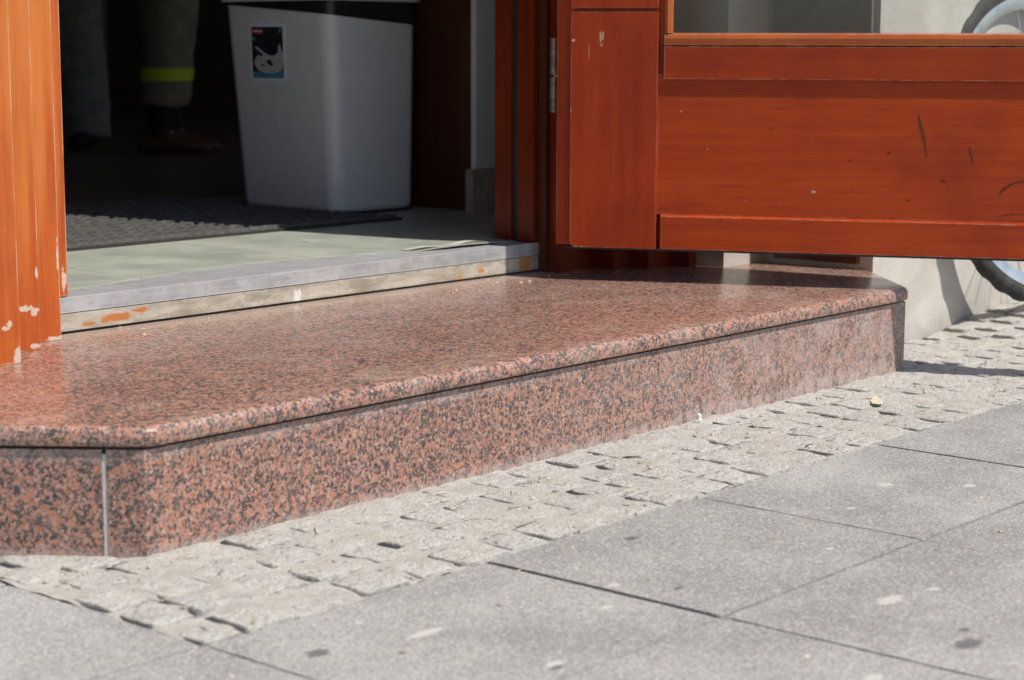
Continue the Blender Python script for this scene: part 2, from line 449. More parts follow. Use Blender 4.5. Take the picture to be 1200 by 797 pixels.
SBARE = [((0.0925, 0.0, 0.688), (0.0028, 0.02, 0.013)), ((0.0975, 0.0, 0.692), (0.0022, 0.02, 0.011)), ((0.0945, 0.0, 0.672), (0.0025, 0.02, 0.004)), ((0.0678, 0.0, 0.656), (0.0007, 0.02, 0.019))]
SMK = [((0.6144, 0, 0.4394), (0.004, 0.03, 0.0035)), ((0.616, 0, 0.3798), (0.004, 0.03, 0.003)), ((0.690, 0, 0.455), (0.006, 0.03, 0.005)), ((0.80, 0, 0.40), (0.010, 0.03, 0.005)), ((0.45, 0, 0.50), (0.006, 0.03, 0.003)), ((0.73, 0, 0.36), (0.009, 0.03, 0.003))]
M['door_v'] = mat_wood("door_varnish_upright", 2, (0.37, 0.041, 0.005), (0.46, 0.064, 0.008), (0.21, 0.018, 0.006), chips=SCH, bare=SBARE, marks=SMK, edgewear=0.55, obj=True)
M['door_h'] = mat_wood("door_varnish_level", 0, WA, WB, WD, chips=SCH, marks=SMK, edgewear=0.75, obj=True)
M['bead'] = mat_wood("glazing_bead_varnish", 0, (0.46, 0.12, 0.03), (0.54, 0.17, 0.05), (0.30, 0.06, 0.016), edgewear=1.0, obj=True)


def mat_glass():
    t = NT("window_glass")
    p = t.objc()
    tr = t.n("BsdfTransparent", {0: (0.93, 0.95, 0.94, 1)})
    gl = t.n("BsdfGlossy", {0: (1, 1, 1, 1), "Roughness": 0.01})
    df = t.n("BsdfDiffuse", {0: (0.6, 0.58, 0.55, 1)})
    fr = t.n("Fresnel", {"IOR": 1.45})
    mx = t.n("MixShader", {0: fr.outputs[0], 1: tr.outputs[0], 2: gl.outputs[0]})
    sp = t.n("SeparateXYZ", {0: p})
    dust = t.rng(t.math('SUBTRACT', sp.outputs[2], t.math('MULTIPLY', t.noise(t.scale(p, (140, 140, 90)), 1.0, 4), 0.014)), 0.695, 0.677, 0.035, 0.35)
    mx2 = t.n("MixShader", {0: dust, 1: mx.outputs[0], 2: df.outputs[0]})
    t.t.links.new(mx2.outputs[0], t.out.inputs[0])
    return t.m


M['glass'] = mat_glass()
def mat_scuff():
    t = NT("rubbed_scuff")
    t.fin((0.10, 0.022, 0.010), 0.6)
    tr = t.n("BsdfTransparent")
    a = t.rng(t.noise(t.objc(), 330, 4, 0.7), 0.36, 0.6, 0.1, 0.85)
    mx = t.n("MixShader", {0: a, 1: tr.outputs[0], 2: t.b.outputs[0]})
    t.t.links.new(mx.outputs[0], t.out.inputs[0])
    return t.m


M['scuff'] = mat_scuff()


# ------------------------------------------------------------------ mesh helpers
def new_bm():
    return bmesh.new()


def box(bm, x0, x1, y0, y1, z0, z1):
    vs = [bm.verts.new(c) for c in ((x0, y0, z0), (x1, y0, z0), (x1, y1, z0), (x0, y1, z0), (x0, y0, z1), (x1, y0, z1), (x1, y1, z1), (x0, y1, z1))]
    for f in ((3, 2, 1, 0), (4, 5, 6, 7), (0, 1, 5, 4), (1, 2, 6, 5), (2, 3, 7, 6), (3, 0, 4, 7)):
        bm.faces.new([vs[i] for i in f])


def prism(bm, pts, z0, z1):
    a = [bm.verts.new((x, y, z0)) for x, y in pts]
    b = [bm.verts.new((x, y, z1)) for x, y in pts]
    n = len(pts)
    bm.faces.new(a[::-1])
    bm.faces.new(b)
    for i in range(n):
        bm.faces.new((a[i], a[(i + 1) % n], b[(i + 1) % n], b[i]))


def loft(bm, rings, cap=True, closed=True):
    rr = [[bm.verts.new(p) for p in r] for r in rings]
    for a, b in zip(rr, rr[1:]):
        n = len(a)
        for i in range(n if closed else n - 1):
            bm.faces.new((a[i], a[(i + 1) % n], b[(i + 1) % n], b[i]))
    if cap:
        bm.faces.new(rr[0][::-1])
        bm.faces.new(rr[-1])


def tube(bm, p, q, r0, r1=None, seg=10):
    p, q = Vector(p), Vector(q)
    r1 = r0 if r1 is None else r1
    d = (q - p).normalized()
    a = d.orthogonal().normalized()
    b = d.cross(a)
    ring = lambda c, r: [c + (a * math.cos(2 * math.pi * i / seg) + b * math.sin(2 * math.pi * i / seg)) * r for i in range(seg)]
    loft(bm, [ring(p, r0), ring(q, r1)])


def bevel(bm, wd, seg=2, ang=30):
    es = [e for e in bm.edges if len(e.link_faces) == 2 and e.calc_face_angle(0) > R(ang)]
    bmesh.ops.bevel(bm, geom=es, offset=wd, segments=seg, affect='EDGES', profile=0.6, clamp_overlap=True)


def put(name, bm, mat, parent=None, smooth=False, bev=0, seg=2, label=None):
    if bev:
        bevel(bm, bev, seg)
    bmesh.ops.recalc_face_normals(bm, faces=bm.faces)
    me = bpy.data.meshes.new(name)
    bm.to_mesh(me)
    bm.free()
    return link(name, me, mat, parent, smooth, label)


def link(name, me, mat, parent=None, smooth=False, label=None):
    if mat is not None and not me.materials:
        me.materials.append(mat)
    if smooth:
        for f in me.polygons:
            f.use_smooth = True
        if smooth != 'all':
            me.set_sharp_from_angle(angle=R(40))
    o = bpy.data.objects.new(name, me)
    COL.objects.link(o)
    if parent:
        o.parent = parent
        # meshes are modelled in world space: undo an unrotated parent's place
        if not parent.get('local'):
            o.location = -Vector(parent.get('base', (0, 0, 0)))
            o['base'] = (0.0, 0.0, 0.0)
    if label:
        o['label'] = label
    return o


def thing(name, label, cat, loc=(0, 0, 0), local=False, group=None):
    o = bpy.data.objects.new(name, None)
    o.empty_display_size = 0.1
    COL.objects.link(o)
    o.location = loc
    o['label'] = label
    o['category'] = cat
    if group:
        o['group'] = group
    if local:
        o['local'] = 1
    else:
        o['base'] = tuple(loc)
    return o


def structure(name, loc=(0, 0, 0)):
    o = bpy.data.objects.new(name, None)
    COL.objects.link(o)
    o['kind'] = 'structure'
    o['base'] = tuple(loc)
    return o


# sub-parts of a part whose own location already cancels the thing's base: give them the part as parent
def sub(name, bm, mat, part, **k):
    o = put(name, bm, mat, None, **k)
    o.parent = part
    return o


# ------------------------------------------------------------------ ground and pavement
bm = new_bm()
box(bm, -60, 60, -60, 60, -0.30, -0.045)
g = put("ground", bm, M['asphalt'])
g['kind'] = 'structure'

BORDER = -0.353
pav = structure("pavement")
bm = new_bm()
box(bm, -3.0, 5.2, -3.2, BORDER, -0.04, -0.011)
box(bm, -3.0, -0.198, BORDER, 0.5, -0.04, -0.011)
put("pavement_bed", bm, M['bed'], pav)
xs = [-2.68, -2.18, -1.69, -1.19, -0.70, -0.198, 0.277, 0.758, 1.275, 1.77, 2.26, 2.75, 3.25, 3.75, 4.25, 4.75]
rng = random.Random(5)


def slab(x0, x1, y0, y1):
    bm = new_bm()
    j = lambda: rng.uniform(0.0024, 0.0032)
    z = rng.uniform(-0.0008, 0.0012)
    xa, xb, ya, yb = x0 + j(), x1 - j(), y0 + j(), y1 - j()
    pts = []
    near = -0.8 < x0 < 2.4 and y0 > -1.6
    st_ = 0.018 if near else 0.2
    for (px, py), (qx, qy) in zip(((xa, ya), (xb, ya), (xb, yb), (xa, yb)), ((xb, ya), (xb, yb), (xa, yb), (xa, ya))):
        n = max(2, int(math.hypot(qx - px, qy - py) / st_))
        nxn, nyn = -(qy - py), qx - px
        ln = math.hypot(nxn, nyn)
        for k in range(n):
            u = k / n
            x, y = px + (qx - px) * u, py + (qy - py) * u
            ins = 0.0016 * max(-0.3, mnoise.noise(Vector((x * 30, y * 30, x0)))) + 0.0045 * max(0, mnoise.noise(Vector((x * 17, y * 17, 5 + y0))) - 0.42)
            if k == 0:
                ins = 0.0
            pts.append((x + nxn / ln * ins, y + nyn / ln * ins))
    prism(bm, pts, -0.039, z)
    es = [e for e in bm.edges if all(abs(v.co.z - z) < 1e-6 for v in e.verts)]
    bmesh.ops.bevel(bm, geom=es, offset=0.0018, segments=1, affect='EDGES')
    o = put("paving_slab", bm, M['slab'], pav)
    return o


for r in range(7):
    y1 = BORDER - 0.3765 * r
    for a, b in zip(xs, xs[1:]):
        slab(a, b, y1 - 0.3765, y1)
for a, b in zip(xs[:5], xs[1:6]):
    slab(a, b, BORDER, 0.0235)
    slab(a, b, 0.0235, 0.198)

for r in range(1, 7):
    yj = BORDER - 0.3765 * r
    bm = new_bm()
    n = 160
    va, vb = [], []
    for i in range(n + 1):
        x = -2.68 + 7.4 * i / n
        z = -0.0016 + 0.0022 * mnoise.noise(Vector((x * 8, yj, 0))) + 0.001 * mnoise.noise(Vector((x * 40, yj, 4)))
        va.append(bm.verts.new((x, yj - 0.006, z)))
        vb.append(bm.verts.new((x, yj + 0.006, z)))
    for i in range(n):
        bm.faces.new((va[i], va[i + 1], vb[i + 1], vb[i]))
    put("joint_fill", bm, M['dirt'], pav, smooth='all')

# sett strip
def gz(x, y):
    z = 0.0035 * mnoise.noise(Vector((x * 3.1, y * 4.0, 1.7)))
    z += 0.040 * max(0, min(1, (x - 2.45) / 0.38)) * max(0, min(1, (y + 0.12) / 0.2))
    z -= 0.002 * max(0, min(1, (BORDER + 0.05 - y) / 0.05))
    return z


setts = structure("sett_strip")
bm = new_bm()
nx, ny = 560, 64
X0, X1, Y0, Y1 = -0.197, 4.6, BORDER + 0.001, 0.198
gv = []
for j in range(ny + 1):
    y = Y0 + (Y1 - Y0) * j / ny
    row = []
    for i in range(nx + 1):
        x = X0 + (X1 - X0) * i / nx
        nz = mnoise.noise(Vector((x * 9, y * 9, 0))) * 0.0030 + mnoise.noise(Vector((x * 38, y * 24, 3))) * 0.0040
        row.append(bm.verts.new((x, y, gz(x, y) - 0.0011 + nz)))
    gv.append(row)
for j in range(ny):
    for i in range(nx):
        bm.faces.new((gv[j][i], gv[j][i + 1], gv[j + 1][i + 1], gv[j + 1][i]))
o = put("joint_sand", bm, M['sand'], setts, smooth='all')
o['kind'] = 'stuff'


def sett_mesh(seed):
    rg = random.Random(seed)
    bm = new_bm()
    N = 8
    off = Vector((seed * 7.3, 0, 0))
    rows = []
    for j in range(N + 1):
        row = []
        for i in range(N + 1):
            u, v = i / N * 2 - 1, j / N * 2 - 1
            m_ = max(abs(u), abs(v))
            # rounded-square outline
            k = 1 - 0.055 * (abs(u) * abs(v)) ** 3
            x = u * 0.5 * k + 0.018 * mnoise.noise(off + Vector((u * 1.4, v * 1.4, 0)))
            y = v * 0.5 * k + 0.018 * mnoise.noise(off + Vector((u * 1.4, v * 1.4, 5)))
            z = -0.0042 * m_ ** 14 + 0.0026 * mnoise.noise(off + Vector((u * 1.3, v * 1.3, 9))) + 0.0016 * mnoise.noise(off + Vector((u * 4, v * 4, 2)))
            row.append(bm.verts.new((x, y, z)))
        rows.append(row)
    for j in range(N):
        for i in range(N):
            bm.faces.new((rows[j][i], rows[j][i + 1], rows[j + 1][i + 1], rows[j + 1][i]))
    rim = [rows[0][i] for i in range(N + 1)] + [rows[j][N] for j in range(1, N + 1)] + [rows[N][i] for i in range(N - 1, -1, -1)] + [rows[j][0] for j in range(N - 1, 0, -1)]
    low = [bm.verts.new((v.co.x * 0.96, v.co.y * 0.96, -0.06)) for v in rim]
    for i in range(len(rim)):
        k = (i + 1) % len(rim)
        bm.faces.new((rim[k], rim[i], low[i], low[k]))
    bmesh.ops.recalc_face_normals(bm, faces=bm.faces)
    me = bpy.data.meshes.new("sett")
    bm.to_mesh(me)
    bm.free()
    for f in me.polygons:
        f.use_smooth = True
    me.materials.append(M['sett'])
    return me


SM = [sett_mesh(s) for s in range(10)]
rg = random.Random(23)


def in_step(x, y):
    if y < -0.02:
        return False
    if x < 0.0:
        return y > -1.3 * x - 0.02
    if x <= 1.99:
        return True
    return (x - 1.99) < y + 0.02 and x < 2.21


y = BORDER + 0.003
rows = [0.088, 0.086, 0.090, 0.087, 0.066, 0.066, 0.066]
n_sett = 0
for ri, h in enumerate(rows):
    x = -0.195 - rg.uniform(0, 0.05)
    while x < 4.3 and n_sett < 292:
        wd = rg.uniform(0.074, 0.112)
        xa, xb = max(x, -0.195), x + wd
        cx, cy = (xa + xb) / 2, y + h / 2
        ok = not in_step(cx, cy) and xb - xa > 0.04 and (cx < 3.2 or ri >= 0)
        if ri >= 4 and cx > 3.6:
            ok = False
        if ok:
            me = SM[rg.randrange(10)]
            o = bpy.data.objects.new("sett", me)
            COL.objects.link(o)
            o.parent = setts
            o.location = (cx, cy + rg.uniform(-0.003, 0.003), gz(cx, cy) + rg.uniform(-0.0014, 0.0012))
            fl = rg.choice((1, -1))
            o.scale = (fl * (xb - xa + rg.uniform(-0.0035, 0.0035)), (h + rg.uniform(-0.003, 0.003)), 1)
            o.rotation_euler = (rg.uniform(-0.012, 0.012), rg.uniform(-0.012, 0.012), rg.uniform(-0.05, 0.05))
            n_sett += 1
        x = xb
    y += h

# ------------------------------------------------------------------ granite step
step = thing("granite_step", "polished red granite entrance step with rounded nosing and cut corners", "step", (1.0, 0.35, 0))
bm = new_bm()
out = [(-0.185, 0.222), (-0.0, -0.0105), (1.990, -0.0105), (2.196, 0.1975), (2.196, 0.486), (2.02, 0.60), (1.72, 0.80), (0.36, 0.80), (0.1, 0.6), (-0.19, 0.30)]
prism(bm, out, 0.1475, 0.1745)
for f in list(bm.faces):
    pass
# wide round on the upper front edge, tiny arris below
top_e = [e for e in bm.edges if all(abs(v.co.z - 0.1745) < 1e-5 for v in e.verts) and (e.verts[0].co.y + e.verts[1].co.y) / 2 < 0.12]
low_e = [e for e in bm.edges if all(abs(v.co.z - 0.1475) < 1e-5 for v in e.verts) and (e.verts[0].co.y + e.verts[1].co.y) / 2 < 0.12]
vert_e = [e for e in bm.edges if abs(e.verts[0].co.z - e.verts[1].co.z) > 0.01 and e.verts[0].co.y < 0.05]
bmesh.ops.bevel(bm, geom=vert_e, offset=0.02, segments=5, affect='EDGES', profile=0.5)
bm.edges.ensure_lookup_table()
top_e = [e for e in bm.edges if all(abs(v.co.z - 0.1745) < 1e-5 for v in e.verts) and (e.verts[0].co.y + e.verts[1].co.y) / 2 < 0.12]
bmesh.ops.bevel(bm, geom=top_e, offset=0.0125, segments=5, affect='EDGES', profile=0.5)
low_e = [e for e in bm.edges if all(abs(v.co.z - 0.1475) < 1e-5 for v in e.verts) and (e.verts[0].co.y + e.verts[1].co.y) / 2 < 0.12]
bmesh.ops.bevel(bm, geom=low_e, offset=0.005, segments=2, affect='EDGES', profile=0.5)
put("step_slab", bm, M['granite'], step, smooth=True)


def riser(pts, z1=0.1432):
    bm = new_bm()
    prism(bm, pts, -0.06, z1)
    return put("riser", bm, M['granite_front'], step, bev=0.0012, seg=1)


riser([(0.0, 0.0), (0.6652, 0.0), (0.6652, 0.03), (0.012, 0.03), (-0.013, 0.0615), (-0.0285, 0.052)][:4] + [(-0.012, 0.058), (-0.0315, 0.0395)])
riser([(0.6659, 0.0), (1.9915, 0.0), (1.9915, 0.03), (0.6659, 0.03)])
# left end piece and the pale mortar joint between
dx, dy = -0.622, 0.783
P = lambda s, o_: (dx * s + 0.783 * o_, dy * s + 0.622 * o_)
riser([P(0.0565, 0.0), P(0.28, 0.0), P(0.28, 0.03), P(0.0565, 0.03)])
riser([(1.9925, 0.0005), (2.196, 0.204), (2.176, 0.224), (1.9925, 0.04)])
bm = new_bm()
prism(bm, [P(0.0495, 0.001), P(0.0572, 0.0015), P(0.0572, 0.02), P(0.0495, 0.02)], -0.02, 0.137)
put("mortar_joint", bm, M['mortar'], step)
bm = new_bm()
prism(bm, [P(0.02, 0.02)] + [(0.02, 0.012), (1.975, 0.012), (2.19, 0.23), (2.19, 0.48), (0.4, 0.74), P(0.27, 0.02)], -0.05, 0.1470)
put("step_core", bm, M['mortar'], step)

# ------------------------------------------------------------------ the shop building
shop = thing("shop_building", "shop front with pale concrete walls and varnished wooden doorway behind the granite step", "building", (1.04, 0.9, 0))


def prt(name, parts, mat, parent=None, bev=0, smooth=False, label=None):
    bm = new_bm()
    for b in parts:
        box(bm, *b)
    if parent is None:
        return put(name, bm, mat, shop, bev=bev, smooth=smooth, label=label)
    return sub(name, bm, mat, parent, bev=bev, smooth=smooth)


# right pier: concrete with a return and a recessed bay above
bm = new_bm()
prism(bm, [(2.197, 0.2), (5.6, 0.2), (5.6, 0.9), (1.815, 0.9), (1.815, 0.82), (2.03, 0.72), (2.03, 0.487), (2.197, 0.487)], -0.25, 0.86)
put("base_wall", bm, M['concrete'], shop, bev=0.003)
prt("front_wall", [(1.75, 2.4999, 0.36, 0.899, 0.8605, 3.4), (2.5, 3.3, 0.42, 0.899, 0.8605, 3.4), (5.0, 5.6, 0.42, 0.899, 0.8605, 3.4), (3.3001, 4.9999, 0.42, 0.899, 0.8605, 1.0), (3.3001, 4.9999, 0.42, 0.899, 2.4, 3.4), (-3.2, -0.15, 0.2, 0.899, -0.25, 3.4), (-0.149, 0.36, 0.72, 0.899, -0.2, 3.4)], M['concrete'])
prt("lintel", [(0.3601, 1.7499, 0.74, 0.899, 2.30, 3.4)], M['concrete'])
fill_win = prt("fill_window", [(3.3002, 3.36, 0.60, 0.66, 1.0005, 2.3995), (4.94, 4.9998, 0.60, 0.66, 1.0005, 2.3995), (3.3605, 4.9395, 0.60, 0.66, 1.0005, 1.06), (3.3605, 4.9395, 0.60, 0.66, 2.34, 2.3995)], M['frame_wood_shaded'])  # unseen opening, added to let more light into the room
prt("pane", [(3.3605, 4.9395, 0.628, 0.632, 1.0605, 2.3395)], M['glass'], fill_win)
prt("return_shade_panel", [(2.184, 2.1965, 0.215, 0.470, 0.264, 2.2)], simple("dark_grey_shade", (0.13, 0.12, 0.11), 0.6), bev=0.002)  # dark sheet over the concrete return: paints the shade behind the door glass
prt("dark_base_strip", [(2.187, 2.1965, 0.235, 0.455, 0.187, 0.262)], M['panel_dark'], bev=0.002)  # dark strip along the foot of the return

# door frame: stepped mouldings either side
frame = prt("door_frame", [(0.34, 0.433, 0.7505, 0.90, 0.2405, 2.30)], M['jamb_wood'], bev=0.002)


def trim(x0, x1, y, mat, z0=0.1748, back=0.085, bw=0.0025):
    return prt("frame_board", [(x0, x1, y, y + back, z0, 2.30)], mat, frame, bev=bw)


trim(0.2945, 0.3815, 0.702, M['jamb_wood'], 0.1752, 0.046)
trim(0.1985, 0.2935, 0.637, M['jamb_wood'], 0.1750)
trim(0.105, 0.1975, 0.555, M['jamb_wood'], 0.1748)
trim(0.010, 0.104, 0.478, M['jamb_wood'], 0.1752)
trim(-0.10, 0.009, 0.40, M['jamb_wood'], 0.1752, 0.16)
# right side
prt("frame_board", [(1.672, 1.80, 0.815, 0.862, 0.2415, 2.30)], M['frame_wood_shaded'], frame, bev=0.003)
prt("gasket", [(1.679, 1.80, 0.7985, 0.8145, 0.2415, 2.30)], M['black'], frame)
prt("frame_board", [(1.6745, 1.80, 0.775, 0.798, 0.2415, 2.30)], M['frame_wood_shaded'], frame, bev=0.004)
prt("frame_board", [(1.672, 1.80, 0.7495, 0.7745, 0.2415, 2.30)], M['frame_wood_shaded'], frame, bev=0.004)
prt("frame_board", [(1.690, 1.80, 0.728, 0.749, 0.1750, 2.30)], M['panel_dark'], frame, bev=0.003)  # darker wood here paints in the shade around the hinge
prt("frame_board", [(1.702, 1.823, 0.697, 0.7275, 0.1748, 2.30)], M['frame_wood_shaded'], frame, bev=0.003)
prt("frame_board", [(1.823, 1.888, 0.642, 0.727, 0.1752, 2.30)], M['frame_wood_shaded'], frame, bev=0.003)
prt("frame_board", [(1.889, 1.978, 0.594, 0.70, 0.1748, 2.30)], M['frame_wood_shaded'], frame, bev=0.003)
prt("frame_board", [(1.9785, 2.006, 0.546, 0.65, 0.1752, 2.30)], M['bead'] if False else M['frame_wood_shaded'], frame, bev=0.003)
prt("head_board", [(0.4335, 1.6715, 0.752, 0.88, 2.24, 2.299)], M['frame_wood_shaded'], frame)
prt("shade_board", [(1.53, 1.70, 0.722, 0.7455, 1.25, 2.29)], M['frame_wood_shaded'], frame)  # unseen board, added only to shade the right part of the mat
bm = new_bm()
box(bm, 1.6712, 1.6745, 0.762, 0.769, 0.374, 0.382)
sub("latch_plate", bm, M['black'], frame, bev=0.001)

# threshold: painted board below an aluminium nosing plate
thr = prt("threshold", [(0.388, 1.70, 0.7485, 0.80, 0.1795, 0.2098)], M['sill'], bev=0.0015)
bm = new_bm()
prism(bm, [(0.386, 0.7475), (1.701, 0.7475), (1.701, 0.93), (0.434, 0.93), (0.434, 0.7495), (0.386, 0.7495)], 0.2115, 0.2385)
sub("nosing_plate", bm, M['alu'], thr, bev=0.002, seg=2)
prt("dark_gap", [(0.39, 1.70, 0.757, 0.80, 0.1747, 0.1794), (0.39, 1.70, 0.754, 0.80, 0.2099, 0.2114)], M['black'], thr)

# floor
prt("floor_base", [(-1.2, 7.0, 0.93, 9.2, 0.10, 0.2340)], M['brown_floor'])
floor_tiles = []


def edge_y(x):
    pts = [(0.40, 0.80), (0.483, 0.819), (0.666, 0.860), (0.80, 0.888), (0.909, 0.903), (1.08, 0.894), (1.20, 0.868), (1.278, 0.846), (1.37, 0.812), (1.45, 0.795), (1.55, 0.79), (1.68, 0.80)]
    for (a, ya), (b, yb) in zip(pts, pts[1:]):
        if a <= x <= b:
            return ya + (yb - ya) * (x - a) / (b - a) + 0.0015 * mnoise.noise(Vector((x * 40, 0, 0)))
    return 0.80


def lift(x):
    return 0.0090 * 0.65 * max(0, 1 - ((x - 1.50) / 0.13) ** 2) if abs(x - 1.50) < 0.13 else 0.0


def front_tile(x0, x1):
    bm = new_bm()
    n = max(4, int((x1 - x0) / 0.02))
    ts = (0, 0.004, 0.06, 0.3, 1)
    tops, bots = [], []
    for i in range(n + 1):
        x = x0 + (x1 - x0) * i / n
        e = edge_y(x)
        lf = lift(x)
        tops.append([bm.verts.new((x, e + (1.330 - e) * t_, 0.2412 + lf * max(0, 1 - t_ / 0.3) ** 2)) for t_ in ts])
        bots.append([bm.verts.new((x, e + (1.330 - e) * t_, 0.2389 + lf * max(0, 1 - t_ / 0.3) ** 2)) for t_ in ts])
    for i in range(n):
        for k in range(len(ts) - 1):
            bm.faces.new((tops[i][k], tops[i + 1][k], tops[i + 1][k + 1], tops[i][k + 1]))
            bm.faces.new((bots[i][k], bots[i][k + 1], bots[i + 1][k + 1], bots[i + 1][k]))
        bm.faces.new((bots[i][0], bots[i + 1][0], tops[i + 1][0], tops[i][0]))
    for i in (0, n):
        for k in range(len(ts) - 1):
            bm.faces.new((tops[i][k], tops[i][k + 1], bots[i][k + 1], bots[i][k]))
    return put("floor_tile", bm, M['lino'], shop, smooth=True)


front_tile(0.434, 0.6795)
front_tile(0.6812, 1.124)
front_tile(1.1252, 1.6705)
for a, b in ((-0.2, 0.25), (0.2515, 0.6795), (0.6812, 1.124), (1.1252, 1.57), (1.5712, 2.02), (2.0212, 2.46)):
    for c, d in ((1.3312, 1.775), (1.7762, 2.22)):
        prt("floor_tile", [(a, b, c, d, 0.2341, 0.2408)], M['lino'])
for a, b in ((1.6712, 2.02), (2.0212, 2.46)):
    prt("floor_tile", [(a, b, 0.901, 1.330, 0.2341, 0.2408)], M['lino'])
# the pale lip of floor covering that has come loose by the right jamb
bm = new_bm()
prev = None
rings = []
for i in range(19):
    x = 1.345 + 0.285 * i / 18
    w_ = 0.026 * (0.25 + 0.75 * math.sin(math.pi * min(1, (i + 1) / 15)) ** 0.7)
    z = 0.2418 + lift(x) + 0.003 * math.sin(i * 0.7)
    e = edge_y(x) + 0.002
    rings.append([(x, e, z), (x, e + w_, z + 0.0002), (x, e + w_, z + 0.0012), (x, e - 0.002, z + 0.0016)])
loft(bm, rings)
put("loose_floor_edge", bm, M['lip'], shop, smooth=True)

# inside
prt("room_wall", [(-1.2, -1.1, 0.9, 9.2, 0.2341, 3.0), (6.9, 7.0, 0.9, 9.2, 0.2341, 3.0), (-1.1, 6.9, 9.1, 9.2, 0.2341, 3.0)], M['room'])
prt("ceiling", [(-1.2, 7.0, 0.9, 9.2, 3.0, 3.1)], M['room'])
prt("roof", [(-3.2, 5.6, 0.36, 9.2, 3.401, 3.55)], M['concrete'])
prt("inner_pier", [(2.178, 2.60, 1.3725, 1.391, 0.2409, 3.0)], M['plaster'])
prt("pier_base", [(2.135, 2.60, 1.345, 1.372, 0.2409, 0.352)], M['plinth'] if 'plinth' in M else simple("brown_pier_base", (0.44, 0.36, 0.28), 0.7), bev=0.003)
prt("wood_panel", [(2.182, 2.1995, 1.3915, 1.96, 0.2410, 2.6)], M['panel_dark'], bev=0.002)
prt("wood_panel", [(2.200, 2.60, 1.3915, 1.96, 0.2410, 2.6)], M['panel_dark'])

# ------------------------------------------------------------------ the door leaf
DA = R(-63.4)
door = thing("door", "open reddish brown varnished wooden door with glazed upper half, hinged on the right jamb", "door", (1.594, 0.618, 0), local=True)
door.rotation_euler = (0, 0, DA)
# local x = along the leaf from the hinge, local y = through it (camera side is negative y), z up


def dprt(name, boxes, mat, bev=0.002, seg=2, parent=None, label=None):
    bm = new_bm()
    for b in boxes:
        box(bm, *b)
    o = put(name, bm, mat, parent or door, bev=bev, seg=seg, label=label)
    return o


door['local'] = 1
ZB = 0.2470
# hinge stile built of blocks with an open joint between
def rounded_block(x0, x1, y0, y1, z0, z1, rad):
    bm = new_bm()
    prof = [(x1, z0), (x1, z1), (x0, z1)]
    for k in range(7):
        a = math.pi + (math.pi / 2) * k / 6
        prof.append((x0 + rad + rad * math.cos(a), z0 + rad + rad * math.sin(a)))
    f = [bm.verts.new((x, y0, z)) for x, z in prof]
    b = [bm.verts.new((x, y1, z)) for x, z in prof]
    n = len(prof)
    bm.faces.new(f)
    bm.faces.new(b[::-1])
    for i in range(n):
        bm.faces.new((f[i], b[i], b[(i + 1) % n], f[(i + 1) % n]))
    return bm


bm = rounded_block(0.029, 0.2135, 0.0, 0.030, ZB, 0.7395, 0.012)
put("stile", bm, M['door_v'], door, bev=0.0022)
dprt("stile", [(0.029, 0.2135, 0.0, 0.030, 0.7480, 2.26)], M['door_v'])
dprt("stile_core", [(-0.004, 0.2300, 0.0305, 0.046, ZB + 0.002, 2.26), (-0.004, 0.0285, 0.014, 0.0304, ZB + 0.004, 2.26), (0.0290, 0.213, 0.012, 0.0300, 0.7396, 0.7479)], M['door_v'], 0.0015)
dprt("stile", [(0.999, 1.26, 0.008, 0.046, ZB, 2.26)], M['door_v'])
# rails and panel, set a little behind the stile face
bm = new_bm()
XA, XB = 0.2235, 0.9985
rings = []
for x in (XA, XB):
    rings.append([(x, 0.004, ZB), (x, 0.004, 0.3155), (x, 0.0120, 0.3200), (x, 0.042, 0.3200), (x, 0.042, ZB)])
loft(bm, rings)
put("bottom_rail", bm, M['door_h'], door, bev=0.0012)
dprt("panel", [(0.2140, 0.9985, 0.0110, 0.036, 0.3203, 0.612)], M['door_h'], 0.0008)
dprt("middle_rail", [(XA + 0.003, XB, 0.004, 0.044, 0.6020, 0.6685)], M['door_h'], 0.003)
dprt("rail_core", [(0.2140, 0.9945, 0.020, 0.040, 0.6125, 0.676)], M['door_h'], 0.0008)
bm = new_bm()
loft(bm, [[(x, 0.0045, 0.6715), (x, 0.0035, 0.685), (x, 0.0065, 0.6935), (x, 0.019, 0.696), (x, 0.019, 0.6712)] for x in (XA + 0.003, XB)])
put("glazing_bead", bm, M['bead'], door, bev=0.0015)
bm = new_bm()
loft(bm, [[(x, y_, z) for x, y_ in ((0.2270, 0.019), (0.2270, 0.006), (0.2330, 0.004), (0.2400, 0.007), (0.2420, 0.019))] for z in (0.6962, 2.10)])
put("glazing_bead", bm, M['bead'], door, bev=0.001)
dprt("rail_core", [(0.2140, 0.2268, 0.016, 0.040, 0.6762, 2.10)], M['door_v'], 0.0008)
dprt("top_rail", [(0.2140, 0.9945, 0.004, 0.044, 2.10, 2.26)], M['door_h'], 0.003)
dprt("glass_pane", [(0.2272, 0.9945, 0.0200, 0.0240, 0.6765, 2.099)], M['glass'], 0)
# dark rubbed scuff marks on the panel
def scuff(pts):
    bm = new_bm()
    L, Rr = [], []
    for k, (x, z, wd) in enumerate(pts):
        a, b = pts[max(0, k - 1)], pts[min(len(pts) - 1, k + 1)]
        tx, tz = b[0] - a[0], b[1] - a[1]
        ln = math.hypot(tx, tz)
        L.append(bm.verts.new((x - tz / ln * wd, 0.0106, z + tx / ln * wd)))
        Rr.append(bm.verts.new((x + tz / ln * wd, 0.0106, z - tx / ln * wd)))
    for k in range(len(pts) - 1):
        bm.faces.new((L[k], L[k + 1], Rr[k + 1], Rr[k]))
    put("scuff_mark", bm, M['scuff'], door)


